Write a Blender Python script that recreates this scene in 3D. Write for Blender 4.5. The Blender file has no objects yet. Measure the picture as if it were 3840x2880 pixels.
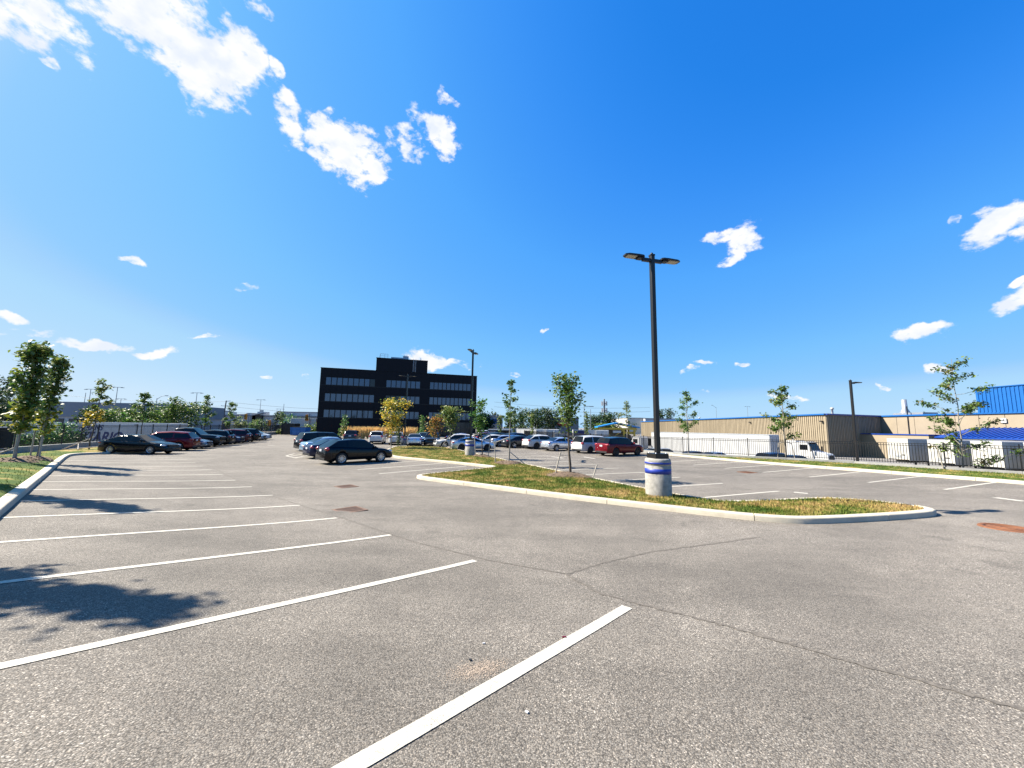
import bpy, bmesh, math, random
import numpy as np
from mathutils import Vector, Matrix
from mathutils.geometry import delaunay_2d_cdt
from mathutils.bvhtree import BVHTree

# ---------------------------------------------------------------- camera, sky, sun, exposure
S = bpy.context.scene
COL = S.collection
EYE = 1.6
FX = 1385.0 / 1.736            # focal length in units of the 2212-wide picture grid
ROLL, PITCH = 0.016, math.atan(160 / 1385)
_c, _s, _ct, _st = math.cos(ROLL), math.sin(ROLL), math.cos(PITCH), math.sin(PITCH)
RM = np.array([[1, 0, 0], [0, _st, _ct], [0, -_ct, _st]]) @ np.array([[_c, _s, 0], [-_s, _c, 0], [0, 0, 1]])
cam_data = bpy.data.cameras.new('camera'); cam = bpy.data.objects.new('camera', cam_data); COL.objects.link(cam)
cam_data.sensor_width = 36; cam_data.lens = 1385 / 3840 * 36; cam_data.clip_end = 8000; cam_data.clip_start = 0.05
_m = Matrix.Identity(4)
for i in range(3):
    _m[i][0] = RM[i][0]; _m[i][1] = -RM[i][1]; _m[i][2] = -RM[i][2]
_m[2][3] = EYE
cam.matrix_world = _m
S.camera = cam

SUN_AZ, SUN_EL = math.radians(-79), math.radians(44)      # azimuth from +Y towards +X
sun_dir = Vector((math.sin(SUN_AZ) * math.cos(SUN_EL), math.cos(SUN_AZ) * math.cos(SUN_EL), math.sin(SUN_EL)))
sl = bpy.data.lights.new('sun', 'SUN'); sl.energy = 5.0; sl.angle = math.radians(0.5); sl.color = (1, .92, .79)
so = bpy.data.objects.new('sun', sl); COL.objects.link(so); so.rotation_euler = sun_dir.to_track_quat('Z', 'Y').to_euler()
so.location = (-30, 10, 40)
S.view_settings.view_transform = 'Standard'; S.view_settings.look = 'None'
S.view_settings.gamma = 1; S.view_settings.use_curve_mapping = False
S.view_settings.exposure = 1.6
S.cycles.max_bounces = 6; S.cycles.use_denoising = True
S.cycles.caustics_reflective = False; S.cycles.caustics_refractive = False

def pix_dir(px, py):
    d = RM @ np.array([(px - 1106) / FX, (py - 829.4) / FX, 1.0])
    return d

W = bpy.data.worlds.new('World'); S.world = W; W.use_nodes = True
def build_world():
    nt = W.node_tree; N = nt.nodes; L = nt.links
    N.clear()
    out = N.new('ShaderNodeOutputWorld'); bg = N.new('ShaderNodeBackground'); L.new(bg.outputs[0], out.inputs[0])
    sky = N.new('ShaderNodeTexSky'); sky.sky_type = 'NISHITA'; sky.sun_disc = False
    sky.sun_elevation = SUN_EL; sky.sun_rotation = SUN_AZ
    sky.air_density = 1.0; sky.dust_density = 0.6; sky.ozone_density = 3.0; sky.altitude = 150
    bg.inputs[1].default_value = SKY_STRENGTH
    # one tone curve over the whole sky: the photograph's processing compresses and saturates it evenly
    sp = N.new('ShaderNodeSeparateColor'); L.new(sky.outputs[0], sp.inputs[0])
    k = N.new('ShaderNodeMath'); k.operation = 'MULTIPLY'; k.inputs[1].default_value = .1 / 2.5; L.new(sp.outputs[0], k.inputs[0])
    rp = N.new('ShaderNodeValToRGB'); els = rp.color_ramp.elements
    lin = lambda v: ((v / 255 + .055) / 1.055) ** 2.4
    for i, (t, c) in enumerate(SKY_CURVE):
        e = els[i] if i < 2 else els.new(t / 2.5)
        e.position = t / 2.5; e.color = (*[lin(v) for v in c], 1)
    L.new(k.outputs[0], rp.inputs[0])
    tint = N.new('ShaderNodeMix'); tint.data_type = 'RGBA'; tint.blend_type = 'MULTIPLY'; tint.inputs[0].default_value = 1
    L.new(rp.outputs[0], tint.inputs[6]); g_ = 1 / (2 ** S.view_settings.exposure * SKY_STRENGTH); tint.inputs[7].default_value = (g_, g_, g_, 1)
    tc = N.new('ShaderNodeTexCoord')
    def vm(op, a, b=None):
        n = N.new('ShaderNodeVectorMath'); n.operation = op
        for k, v in enumerate((a, b)):
            if v is None: continue
            if isinstance(v, (tuple, list)): n.inputs[k].default_value = v
            else: L.new(v, n.inputs[k])
        return n.outputs['Value'] if op in ('DOT_PRODUCT', 'LENGTH') else n.outputs[0]
    def mt(op, *a):
        n = N.new('ShaderNodeMath'); n.operation = op
        for k, v in enumerate(a):
            if isinstance(v, (int, float)): n.inputs[k].default_value = v
            else: L.new(v, n.inputs[k])
        return n.outputs[0]
    D = vm('NORMALIZE', tc.outputs['Generated'])
    # warp the lookup direction a little so cloud outlines are not ellipses
    nz = N.new('ShaderNodeTexNoise'); nz.inputs['Scale'].default_value = 14; nz.inputs['Detail'].default_value = 5
    L.new(D, nz.inputs['Vector'])
    off = vm('SUBTRACT', nz.outputs['Color'], (.5, .5, .5))
    sc = N.new('ShaderNodeVectorMath'); sc.operation = 'SCALE'; L.new(off, sc.inputs[0]); sc.inputs['Scale'].default_value = .075
    DW = vm('ADD', D, sc.outputs[0])
    M = None
    for (px, py, rx, ry, rot, k) in CLOUDS:
        c = Vector(pix_dir(px, py)).normalized()
        e1 = Vector(pix_dir(px + 5 * math.cos(rot), py + 5 * math.sin(rot))).normalized()
        rx, ry = rx * 1.22, ry * 1.3; e1 = (e1 - e1.dot(c) * c).normalized(); e2 = c.cross(e1)
        # angular radii
        a1 = c.angle(Vector(pix_dir(px + rx * math.cos(rot), py + rx * math.sin(rot))))
        a2 = c.angle(Vector(pix_dir(px - ry * math.sin(rot), py + ry * math.cos(rot))))
        a = vm('DOT_PRODUCT', DW, tuple(e1 / a1)); b = vm('DOT_PRODUCT', DW, tuple(e2 / a2)); f = vm('DOT_PRODUCT', D, tuple(c))
        r = mt('SQRT', mt('ADD', mt('MULTIPLY', a, a), mt('MULTIPLY', b, b)))
        v = mt('SUBTRACT', mt('SUBTRACT', 1.0, r), mt('MULTIPLY', mt('LESS_THAN', f, .3), 9.0))
        v = mt('MINIMUM', v, k)
        M = v if M is None else mt('MAXIMUM', M, v)
    n1 = N.new('ShaderNodeTexNoise'); n1.inputs['Scale'].default_value = 13; n1.inputs['Detail'].default_value = 9; n1.inputs['Roughness'].default_value = .62
    n1.inputs['Distortion'].default_value = .35
    st = vm('MULTIPLY', D, (1, 1, 1.6)); L.new(st, n1.inputs['Vector'])
    n3 = N.new('ShaderNodeTexNoise'); n3.inputs['Scale'].default_value = 42; n3.inputs['Detail'].default_value = 7; n3.inputs['Roughness'].default_value = .6; L.new(st, n3.inputs['Vector'])
    nn = mt('ADD', mt('MULTIPLY', n1.outputs['Fac'], .55), mt('MULTIPLY', n3.outputs['Fac'], .45))
    dens = mt('ADD', mt('MULTIPLY', M, 1.6), mt('MULTIPLY', mt('SUBTRACT', nn, .53), 4.2))
    mr = N.new('ShaderNodeMapRange'); mr.interpolation_type = 'SMOOTHSTEP'
    mr.inputs['From Min'].default_value = .1; mr.inputs['From Max'].default_value = .75; L.new(dens, mr.inputs['Value'])
    gate = N.new('ShaderNodeMapRange'); gate.interpolation_type = 'SMOOTHSTEP'; gate.inputs['From Min'].default_value = -.22; gate.inputs['From Max'].default_value = .12
    L.new(M, gate.inputs['Value'])
    alpha = mt('MULTIPLY', mr.outputs[0], gate.outputs[0])
    # cloud brightness: thin parts a little bluer, body with soft grey modulations
    n2 = N.new('ShaderNodeTexNoise'); n2.inputs['Scale'].default_value = 22; n2.inputs['Detail'].default_value = 6; L.new(st, n2.inputs['Vector'])
    cr = N.new('ShaderNodeMix'); cr.data_type = 'RGBA'
    b1 = CLOUD_LUM / SKY_STRENGTH
    cr.inputs[6].default_value = (b1 * .80, b1 * .86, b1 * .97, 1); cr.inputs[7].default_value = (b1 * 1.0, b1, b1 * 1.02, 1)
    mr2 = N.new('ShaderNodeMapRange'); mr2.inputs['From Min'].default_value = .35; mr2.inputs['From Max'].default_value = .6; L.new(n2.outputs['Fac'], mr2.inputs['Value'])
    L.new(mr2.outputs[0], cr.inputs[0])
    mix = N.new('ShaderNodeMix'); mix.data_type = 'RGBA'
    L.new(alpha, mix.inputs[0]); L.new(tint.outputs[2], mix.inputs[6]); L.new(cr.outputs[2], mix.inputs[7])
    L.new(mix.outputs[2], bg.inputs[0])
SKY_STRENGTH = 0.12
SKY_CURVE = [(.0, (10, 90, 190)), (.06, (28, 118, 222)), (.081, (40, 134, 236)), (.092, (57, 146, 247)), (.126, (85, 170, 255)), (.23, (124, 196, 255)), (.335, (148, 206, 255)), (.36, (163, 211, 254)), (.395, (173, 219, 254)), (.69, (205, 232, 254)), (1.2, (225, 240, 255)), (2.5, (250, 250, 255))]
CLOUD_LUM = .345
R_ = math.radians
# (px, py, half length, half height, tilt, fullness) in the 2212 grid: direction of each cloud
CLOUDS = [(60, 40, 120, 60, R_(30), .5), (150, 95, 70, 28, R_(45), .3), (112, 136, 30, 12, R_(20), .35),
    (330, 40, 150, 75, R_(20), .8), (430, 120, 165, 78, R_(40), .9), (500, 110, 110, 50, R_(40), .8), (440, 175, 75, 35, R_(10), .6), (600, 140, 30, 14, R_(60), .4), (560, 20, 45, 22, R_(40), .35),
    (620, 255, 70, 32, R_(65), .6), (700, 245, 42, 16, R_(-40), .4), (745, 325, 95, 62, R_(40), .85), (800, 370, 40, 26, R_(50), .6), (690, 335, 40, 16, R_(20), .45),
    (880, 310, 50, 30, R_(50), .45), (940, 290, 58, 34, R_(40), .6), (975, 220, 30, 9, R_(50), .3), (282, 558, 26, 10, R_(25), .4), (533, 618, 24, 9, R_(8), .4),
    (10, 688, 45, 14, R_(10), .5), (40, 722, 70, 10, 0, .4), (200, 746, 88, 13, R_(4), .65), (328, 765, 48, 11, R_(4), .6), (448, 735, 44, 7, R_(4), .45), (578, 807, 18, 6, 0, .35), (660, 814, 12, 5, 0, .3),
    (928, 779, 58, 16, R_(10), .65), (985, 786, 46, 9, R_(12), .4), (1178, 720, 12, 5, 0, .45), (1115, 808, 12, 6, 0, .35), (1560, 512, 48, 14, R_(-8), .5), (1605, 525, 50, 28, R_(-40), .6), (1575, 562, 34, 16, R_(-15), .55),
    (2150, 488, 110, 34, R_(-24), .8), (2058, 476, 24, 9, R_(-20), .35), (2210, 505, 30, 16, R_(-20), .5), (2195, 650, 60, 20, R_(-30), .6), (2200, 610, 30, 9, R_(-20), .4),
    (1990, 718, 78, 14, R_(-9), .75), (1500, 802, 30, 6, 0, .4), (1525, 787, 22, 8, R_(-4), .5), (1598, 780, 14, 6, 0, .45), (1705, 857, 45, 6, 0, .4), (2030, 806, 32, 10, 0, .6), (1918, 828, 16, 5, 0, .45), (40, 800, 1, 1, 0, 0), (1520, 845, 16, 4, 0, .3)]
build_world()

# ---------------------------------------------------------------- helpers
rnd = random.Random(7)
def tag(o, label=None, cat=None, group=None, kind=None):
    if label: o['label'] = label
    if cat: o['category'] = cat
    if group: o['group'] = group
    if kind: o['kind'] = kind
    return o
def obj(name, me, parent=None, mats=None, loc=None, rot=None, scale=None):
    o = bpy.data.objects.new(name, me); COL.objects.link(o)
    if parent is not None: o.parent = parent
    if loc is not None: o.location = loc
    if rot is not None: o.rotation_euler = rot
    if scale is not None: o.scale = scale
    if mats is not None and me is not None and len(me.materials) == 0:
        for m in (mats if isinstance(mats, (list, tuple)) else [mats]): me.materials.append(m)
    return o
def omat(o, m):
    o.material_slots[0].link = 'OBJECT'; o.material_slots[0].material = m
def empty(name, label, cat, loc=(0, 0, 0), rz=0, group=None):
    o = bpy.data.objects.new(name, None); COL.objects.link(o); o.location = loc; o.rotation_euler = (0, 0, rz)
    o.empty_display_size = .3
    return tag(o, label, cat, group)
class MB:
    """collects boxes, tubes, prisms into one mesh"""
    def __init__(s): s.v = []; s.f = []; s.sm = []
    def add(s, vs, fs, smooth=False):
        n = len(s.v); s.v += [tuple(v) for v in vs]
        for f in fs: s.f.append(tuple(i + n for i in f)); s.sm.append(smooth)
    def box(s, a, b, M=None):
        x0, y0, z0 = a; x1, y1, z1 = b
        vs = [Vector(p) for p in ((x0, y0, z0), (x1, y0, z0), (x1, y1, z0), (x0, y1, z0), (x0, y0, z1), (x1, y0, z1), (x1, y1, z1), (x0, y1, z1))]
        if M is not None: vs = [M @ v for v in vs]
        s.add(vs, [(0, 3, 2, 1), (4, 5, 6, 7), (0, 1, 5, 4), (1, 2, 6, 5), (2, 3, 7, 6), (3, 0, 4, 7)])
        return s
    def bar(s, p, q, w, h=None, up=(0, 0, 1)):
        p, q = Vector(p), Vector(q); d = (q - p); L = d.length; d.normalize()
        u = Vector(up)
        if abs(d.dot(u)) > .98: u = Vector((1, 0, 0))
        x = d.cross(u).normalized(); y = x.cross(d)
        h = h or w
        vs = []
        for o in (p, q):
            for (i, j) in ((-1, -1), (1, -1), (1, 1), (-1, 1)): vs.append(o + x * i * w / 2 + y * j * h / 2)
        s.add(vs, [(3, 2, 1, 0), (4, 5, 6, 7), (0, 1, 5, 4), (1, 2, 6, 5), (2, 3, 7, 6), (3, 0, 4, 7)])
        return s
    def tube(s, pts, rad, n=6, cap=True):
        pts = [Vector(p) for p in pts]
        if not isinstance(rad, (list, tuple)): rad = [rad] * len(pts)
        rings = []
        ref = None
        for i, p in enumerate(pts):
            d = (pts[min(i + 1, len(pts) - 1)] - pts[max(i - 1, 0)]).normalized()
            if ref is None:
                ref = Vector((1, 0, 0)) if abs(d.x) < .9 else Vector((0, 1, 0))
            x = (ref - ref.dot(d) * d).normalized(); ref = x; y = d.cross(x)
            rings.append([p + (x * math.cos(2 * math.pi * k / n) + y * math.sin(2 * math.pi * k / n)) * rad[i] for k in range(n)])
        vs = [v for r in rings for v in r]; fs = []
        for i in range(len(pts) - 1):
            for k in range(n): fs.append((i * n + k, i * n + (k + 1) % n, (i + 1) * n + (k + 1) % n, (i + 1) * n + k))
        s.add(vs, fs, True)
        if cap:
            s.add(rings[0][::-1], [tuple(range(n))]); s.add(rings[-1], [tuple(range(n))])
        return s
    def lathe(s, prof, n=24, axis='z', c=(0, 0, 0), smooth=True):
        vs = []; fs = []
        for (r, h) in prof:
            for k in range(n):
                a = 2 * math.pi * k / n; x, y = r * math.cos(a), r * math.sin(a)
                p = (x, y, h) if axis == 'z' else ((x, h, y) if axis == 'y' else (h, x, y))
                vs.append((p[0] + c[0], p[1] + c[1], p[2] + c[2]))
        for i in range(len(prof) - 1):
            for k in range(n):
                q = (i * n + k, i * n + (k + 1) % n, (i + 1) * n + (k + 1) % n, (i + 1) * n + k)
                fs.append(q if axis != 'y' else q[::-1])
        s.add(vs, fs, smooth); return s
    def mesh(s, name):
        me = bpy.data.meshes.new(name); me.from_pydata(s.v, [], s.f)
        me.polygons.foreach_set('use_smooth', s.sm); me.update(); return me
def bevel_mesh(me, w=.01, seg=2):
    bm = bmesh.new(); bm.from_mesh(me); bmesh.ops.remove_doubles(bm, verts=bm.verts, dist=1e-5)
    es = [e for e in bm.edges if len(e.link_faces) == 2 and e.calc_face_angle(0) > .5]
    bmesh.ops.bevel(bm, geom=es, offset=w, segments=seg, affect='EDGES', profile=.6)
    bm.to_mesh(me); bm.free(); return me
def part(name, mb, m, parent, bev=0, loc=None):
    me = mb.mesh(name)
    if bev: bevel_mesh(me, bev)
    return obj(name, me, parent, m, loc)

# ---------------------------------------------------------------- materials
MATS = {}
ALB = .74
def mat(name, col, rough=.6, metal=0, var=.12, scale=6, bump=0, bscale=40, coat=0, spec=.5, coord='Object', detail=5):
    if name in MATS: return MATS[name]
    m = bpy.data.materials.new(name); m.use_nodes = True; nt = m.node_tree; N, L = nt.nodes, nt.links
    p = N['Principled BSDF']; p.inputs['Roughness'].default_value = rough; p.inputs['Metallic'].default_value = metal
    p.inputs['Coat Weight'].default_value = coat; p.inputs['Coat Roughness'].default_value = .05; p.inputs['Specular IOR Level'].default_value = spec
    tc = N.new('ShaderNodeTexCoord')
    nz = N.new('ShaderNodeTexNoise'); nz.inputs['Scale'].default_value = scale; nz.inputs['Detail'].default_value = detail; nz.inputs['Roughness'].default_value = .6
    L.new(tc.outputs[coord], nz.inputs['Vector'])
    mr = N.new('ShaderNodeMapRange'); mr.inputs['From Min'].default_value = .3; mr.inputs['From Max'].default_value = .7
    mr.inputs['To Min'].default_value = 1 - var; mr.inputs['To Max'].default_value = 1 + var; L.new(nz.outputs['Fac'], mr.inputs['Value'])
    mx = N.new('ShaderNodeMix'); mx.data_type = 'RGBA'; mx.blend_type = 'MULTIPLY'; mx.inputs[0].default_value = 1
    mx.inputs[6].default_value = (*[c * (1 if metal > .5 else ALB) for c in col], 1); L.new(mr.outputs[0], mx.inputs[7]); L.new(mx.outputs[2], p.inputs['Base Color'])
    if bump:
        n2 = N.new('ShaderNodeTexNoise'); n2.inputs['Scale'].default_value = bscale; n2.inputs['Detail'].default_value = 6; L.new(tc.outputs[coord], n2.inputs['Vector'])
        b = N.new('ShaderNodeBump'); b.inputs['Strength'].default_value = bump; b.inputs['Distance'].default_value = .02
        L.new(n2.outputs['Fac'], b.inputs['Height']); L.new(b.outputs[0], p.inputs['Normal'])
    MATS[name] = m; return m
def paint(name, col, metal=.25, rough=.24):
    return mat('paint_' + name, col, rough, metal, var=.04, scale=2, coat=.4, spec=.2)

# ---------------------------------------------------------------- terrain (surveyed spot heights, smooth surface through them)
SC = .944
def _dirv(a): return np.array([math.sin(math.radians(a)), math.cos(math.radians(a))])
U_, V_ = _dirv(-48), _dirv(42)           # along the left row of stalls / along one stall
def uv(v, u): return u * U_ * SC + v * V_ * SC
def _survey():
    C = []
    def q(v, u, z): P = u * U_ + v * V_; C.append((P[0], P[1], z))
    for u, z in ((2.1, -.55), (4.8, -.66), (7.5, -.79), (10.2, -.91), (12.9, -.98), (15.6, -1.04), (21, -1.09), (29, -1.11), (37, -1.1)): q(4.45, u, z)
    for u, z in ((2.1, -.06), (9, -.3), (14.5, -.4), (20, -.52), (28, -.67), (36, -.8)): q(-1.1, u, z)
    for t in ((0, 0, 0), (-1.1, -5, .1), (4.45, -5, -.35), (10, -5, -.6), (10, 2, -.85), (20, -8, -.75), (30, -15, -.8), (-8, 0, .4), (-8, -8, .5), (-10, 30, -.6), (10, 12, -1.05), (10, 22, -1.15)): q(*t)
    C += [(24.7, 19.2, -.8), (22.6, 24.2, -.9), (20.5, 29.2, -1.0), (18.5, 34.1, -1.05), (19, 17.8, -.95), (17, 22.8, -1.1), (15, 27.8, -1.15), (13.9, 30.3, -1.2), (11.5, 16.2, -.95), (9.5, 21.3, -1.08), (7.56, 26.3, -1.15)]
    for r in (45, 60, 80, 120, 200, 400):
        for a in range(-75, 76, 15): d = _dirv(a) * r; C.append((d[0], d[1], -1.1))
    C = np.array(C)
    n = len(C); D = ((C[:, None, :2] - C[None, :, :2]) ** 2).sum(-1)
    K = .5 * D * np.log(D + 1e-9) + 20 * np.eye(n); P = np.c_[np.ones(n), C[:, :2]]
    A = np.block([[K, P], [P.T, np.zeros((3, 3))]])
    return C, np.linalg.solve(A, np.r_[C[:, 2], 0, 0, 0])
_C, _W = _survey()
def tz(x, y):
    x = np.atleast_1d(np.asarray(x, float)) / SC; y = np.atleast_1d(np.asarray(y, float)) / SC
    D = (x[:, None] - _C[None, :, 0]) ** 2 + (y[:, None] - _C[None, :, 1]) ** 2
    z = (.5 * D * np.log(D + 1e-9)) @ _W[:-3] + _W[-3] + _W[-2] * x + _W[-1] * y
    return EYE + (z - EYE) * SC
def tz1(x, y): return float(tz(x, y)[0])
def G(px, py, dz=0.0):
    """surveyed ground point seen at a picture-grid position"""
    d = pix_dir(px, py); t = .5
    while t < 400:
        if EYE + d[2] * t < tz1(d[0] * t, d[1] * t) + dz: break
        t *= 1.03
    a, b = t / 1.03, t
    for _ in range(18):
        m = (a + b) / 2
        if EYE + d[2] * m < tz1(d[0] * m, d[1] * m) + dz: b = m
        else: a = m
    return Vector((d[0] * b, d[1] * b, EYE + d[2] * b))
def A(px, Y, z=None):
    """point at distance Y ahead, in the direction of picture column px; z None = on the ground"""
    d = pix_dir(px, 925); x = d[0] / d[1] * Y
    return Vector((x, Y, tz1(x, Y) if z is None else z))
def zat(px, py, Y):
    d = pix_dir(px, py); return EYE + d[2] / d[1] * Y
# ---------------------------------------------------------------- ground, lot, yard
YARD = -2.8
def asphalt_mat():
    m = bpy.data.materials.new('asphalt'); m.use_nodes = True; nt = m.node_tree; N, L = nt.nodes, nt.links
    p = N['Principled BSDF']; p.inputs['Roughness'].default_value = .88; p.inputs['Specular IOR Level'].default_value = .35
    geo = N.new('ShaderNodeNewGeometry'); P = geo.outputs['Position']
    def noise(sc, det=4, rough=.55, vec=P, dist=0):
        n = N.new('ShaderNodeTexNoise'); n.inputs['Scale'].default_value = sc; n.inputs['Detail'].default_value = det; n.inputs['Roughness'].default_value = rough
        n.inputs['Distortion'].default_value = dist; L.new(vec, n.inputs['Vector']); return n.outputs['Fac']
    def vor(sc):
        n = N.new('ShaderNodeTexVoronoi'); n.inputs['Scale'].default_value = sc; L.new(P, n.inputs['Vector']); return n
    def rng(v, a, b, c, d, smooth=False):
        n = N.new('ShaderNodeMapRange'); n.inputs['From Min'].default_value = a; n.inputs['From Max'].default_value = b
        n.inputs['To Min'].default_value = c; n.inputs['To Max'].default_value = d
        if smooth: n.interpolation_type = 'SMOOTHSTEP'
        L.new(v, n.inputs['Value']); return n.outputs[0]
    def mul(a, b):
        n = N.new('ShaderNodeMath'); n.operation = 'MULTIPLY'
        for k, v in enumerate((a, b)):
            if isinstance(v, float): n.inputs[k].default_value = v
            else: L.new(v, n.inputs[k])
        return n.outputs[0]
    v1 = vor(105); v2 = vor(230); sep1 = N.new('ShaderNodeSeparateColor'); L.new(v1.outputs['Color'], sep1.inputs[0]); sep2 = N.new('ShaderNodeSeparateColor'); L.new(v2.outputs['Color'], sep2.inputs[0])
    chips = rng(sep1.outputs[0], 0, 1, .55, 1.40); pale = rng(sep1.outputs[1], .80, .90, 1.0, 2.3); grit = rng(sep2.outputs[0], 0, 1, .70, 1.30)
    gaps = rng(v1.outputs['Distance'], .3, .75, 1.0, .42)
    # tyre-polished lanes, exposed aggregate, oil spots, patches and broad tone changes
    def mapped(rot, scx, scy):
        mp = N.new('ShaderNodeMapping'); L.new(P, mp.inputs[0]); mp.inputs['Rotation'].default_value = (0, 0, math.radians(rot)); mp.inputs['Scale'].default_value = (scx, scy, 1); return mp.outputs[0]
    lanes = rng(noise(.55, 4, .6, mapped(-42, .14, 1.1)), .3, .7, .84, 1.12)
    lanes2 = rng(noise(.8, 4, .6, mapped(28, .10, 1.3)), .32, .68, .90, 1.07)
    patch = rng(noise(.30, 7, .66), .32, .68, .78, 1.16); blot = rng(noise(1.9, 6, .65), .3, .72, .88, 1.10)
    spots = rng(noise(.8, 3, .5, dist=.7), .64, .76, 1.0, .72, True); drips = rng(noise(5.5, 2, .5), .74, .80, 1.0, .55, True)
    pales = rng(noise(.25, 5, .65), .40, .62, .25, 1.0, True)
    pk = N.new('ShaderNodeMix'); pk.data_type = 'FLOAT'; L.new(pales, pk.inputs[0]); pk.inputs[2].default_value = 1.0; L.new(pale, pk.inputs[3])
    tot = mul(mul(mul(chips, grit), mul(gaps, pk.outputs[0])), mul(mul(mul(lanes, lanes2), patch), mul(blot, mul(spots, drips))))
    hue = N.new('ShaderNodeMix'); hue.data_type = 'RGBA'; L.new(sep1.outputs[2], hue.inputs[0])
    hue.inputs[6].default_value = (.192, .166, .135, 1); hue.inputs[7].default_value = (.180, .165, .143, 1)
    mx = N.new('ShaderNodeMix'); mx.data_type = 'RGBA'; mx.blend_type = 'MULTIPLY'; mx.inputs[0].default_value = 1
    L.new(hue.outputs[2], mx.inputs[6]); L.new(tot, mx.inputs[7]); L.new(mx.outputs[2], p.inputs['Base Color'])
    b = N.new('ShaderNodeBump'); b.inputs['Strength'].default_value = .55; b.inputs['Distance'].default_value = .006; b.invert = True
    L.new(v1.outputs['Distance'], b.inputs['Height']); L.new(b.outputs[0], p.inputs['Normal'])
    MATS['asphalt'] = m; return m
M_ASPH = asphalt_mat()
M_PAINTW = mat('white_road_paint', (.60, .565, .48), .7, var=.12, scale=30, coord='Object', bump=.3, bscale=120)
def worn_paint():
    m = M_PAINTW; nt = m.node_tree; N, L = nt.nodes, nt.links; p = N['Principled BSDF']; src = p.inputs['Base Color'].links[0].from_socket
    geo = N.new('ShaderNodeNewGeometry')
    v = N.new('ShaderNodeTexVoronoi'); v.feature = 'DISTANCE_TO_EDGE'; v.inputs['Scale'].default_value = 14; L.new(geo.outputs['Position'], v.inputs['Vector'])
    n = N.new('ShaderNodeTexNoise'); n.inputs['Scale'].default_value = 75; n.inputs['Detail'].default_value = 6; n.inputs['Roughness'].default_value = .7; L.new(geo.outputs['Position'], n.inputs['Vector'])
    n2 = N.new('ShaderNodeTexNoise'); n2.inputs['Scale'].default_value = 1.6; n2.inputs['Detail'].default_value = 4; L.new(geo.outputs['Position'], n2.inputs['Vector'])
    def rng(s_, a, b, c, d):
        q = N.new('ShaderNodeMapRange'); q.inputs['From Min'].default_value = a; q.inputs['From Max'].default_value = b; q.inputs['To Min'].default_value = c; q.inputs['To Max'].default_value = d; L.new(s_, q.inputs['Value']); return q.outputs[0]
    def op(o, a, b):
        q = N.new('ShaderNodeMath'); q.operation = o; L.new(a, q.inputs[0]); L.new(b, q.inputs[1]); return q.outputs[0]
    th = op('ADD', n.outputs['Fac'], rng(n2.outputs['Fac'], .35, .75, -.06, .14))
    w = op('MAXIMUM', rng(v.outputs['Distance'], .0, .045, .6, 0), rng(th, .61, .73, 0, .85))
    mx = N.new('ShaderNodeMix'); mx.data_type = 'RGBA'; L.new(w, mx.inputs[0]); L.new(src, mx.inputs[6]); mx.inputs[7].default_value = (.13, .11, .09, 1); L.new(mx.outputs[2], p.inputs['Base Color'])
worn_paint()
M_CONC = mat('kerb_concrete', (.56, .50, .39), .85, var=.12, scale=3, bump=.35, bscale=60)
M_CONC2 = mat('wall_concrete', (.36, .355, .335), .85, var=.14, scale=2.2, bump=.3, bscale=50)
M_YARD = mat('yard_ground', (.22, .21, .2), .9, var=.2, scale=.3, coord='Object')
M_SOIL = mat('mulch_soil', (.15, .10, .065), .95, var=.5, scale=24, bump=.9, bscale=40, coord='Object')
M_SEAM = mat('seam_tar', (.14, .122, .10), .9, var=.5, scale=30, coord='Object')
M_RUST = mat('rusty_iron', (.22, .085, .035), .8, metal=.2, var=.35, scale=14, bump=.3)
M_RUST2 = mat('brown_iron', (.20, .12, .085), .8, metal=.2, var=.35, scale=14, bump=.3)
M_PIT = mat('pit_black', (.012, .012, .012), .9)

def inside(poly, x, y):
    c = False; n = len(poly); j = n - 1
    for i in range(n):
        xi, yi = poly[i]; xj, yj = poly[j]
        if (yi > y) != (yj > y) and x < (xj - xi) * (y - yi) / (yj - yi) + xi: c = not c
        j = i
    return c
def densify(poly, step, closed=True):
    out = []; n = len(poly)
    for i in range(n if closed else n - 1):
        a, b = Vector(poly[i]), Vector(poly[(i + 1) % n]); k = max(1, int((b - a).length / step))
        out += [tuple(a + (b - a) * t / k) for t in range(k)]
    if not closed: out.append(tuple(poly[-1]))
    return out
def chaikin(pts, n=2, closed=False):
    for _ in range(n):
        o = [] if closed else [pts[0]]
        m = len(pts)
        for i in range(m if closed else m - 1):
            a, b = Vector(pts[i]), Vector(pts[(i + 1) % m]); o += [tuple(a * .75 + b * .25), tuple(a * .25 + b * .75)]
        if not closed: o.append(pts[-1])
        pts = o
    return pts
def sheet(name, poly, inner, zf, m, edge_step=.6):
    bd = densify(poly, edge_step); vs = [Vector(p) for p in bd]; ne = len(vs)
    vs += [Vector(p) for p in inner if inside(bd, p[0], p[1])]
    v, e, f, *_ = delaunay_2d_cdt(vs, [(i, (i + 1) % ne) for i in range(ne)], [], 1, 1e-4)
    xs = np.array([p.x for p in v]); ys = np.array([p.y for p in v]); zs = zf(xs, ys)
    me = bpy.data.meshes.new(name); me.from_pydata([(a, b, c) for a, b, c in zip(xs, ys, zs)], [], f); me.update()
    for p in me.polygons: p.use_smooth = True
    if me.polygons and sum(p.normal.z for p in me.polygons) < 0: me.flip_normals()
    return obj(name, me, None, m)

# the flat country all around, a few metres below the lot
g = MB(); g.add([(-3000, -600, YARD), (3000, -600, YARD), (3000, 5000, YARD), (-3000, 5000, YARD)], [(0, 1, 2, 3)])
tag(obj('ground', g.mesh('ground'), None, M_YARD), kind='structure')

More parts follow.
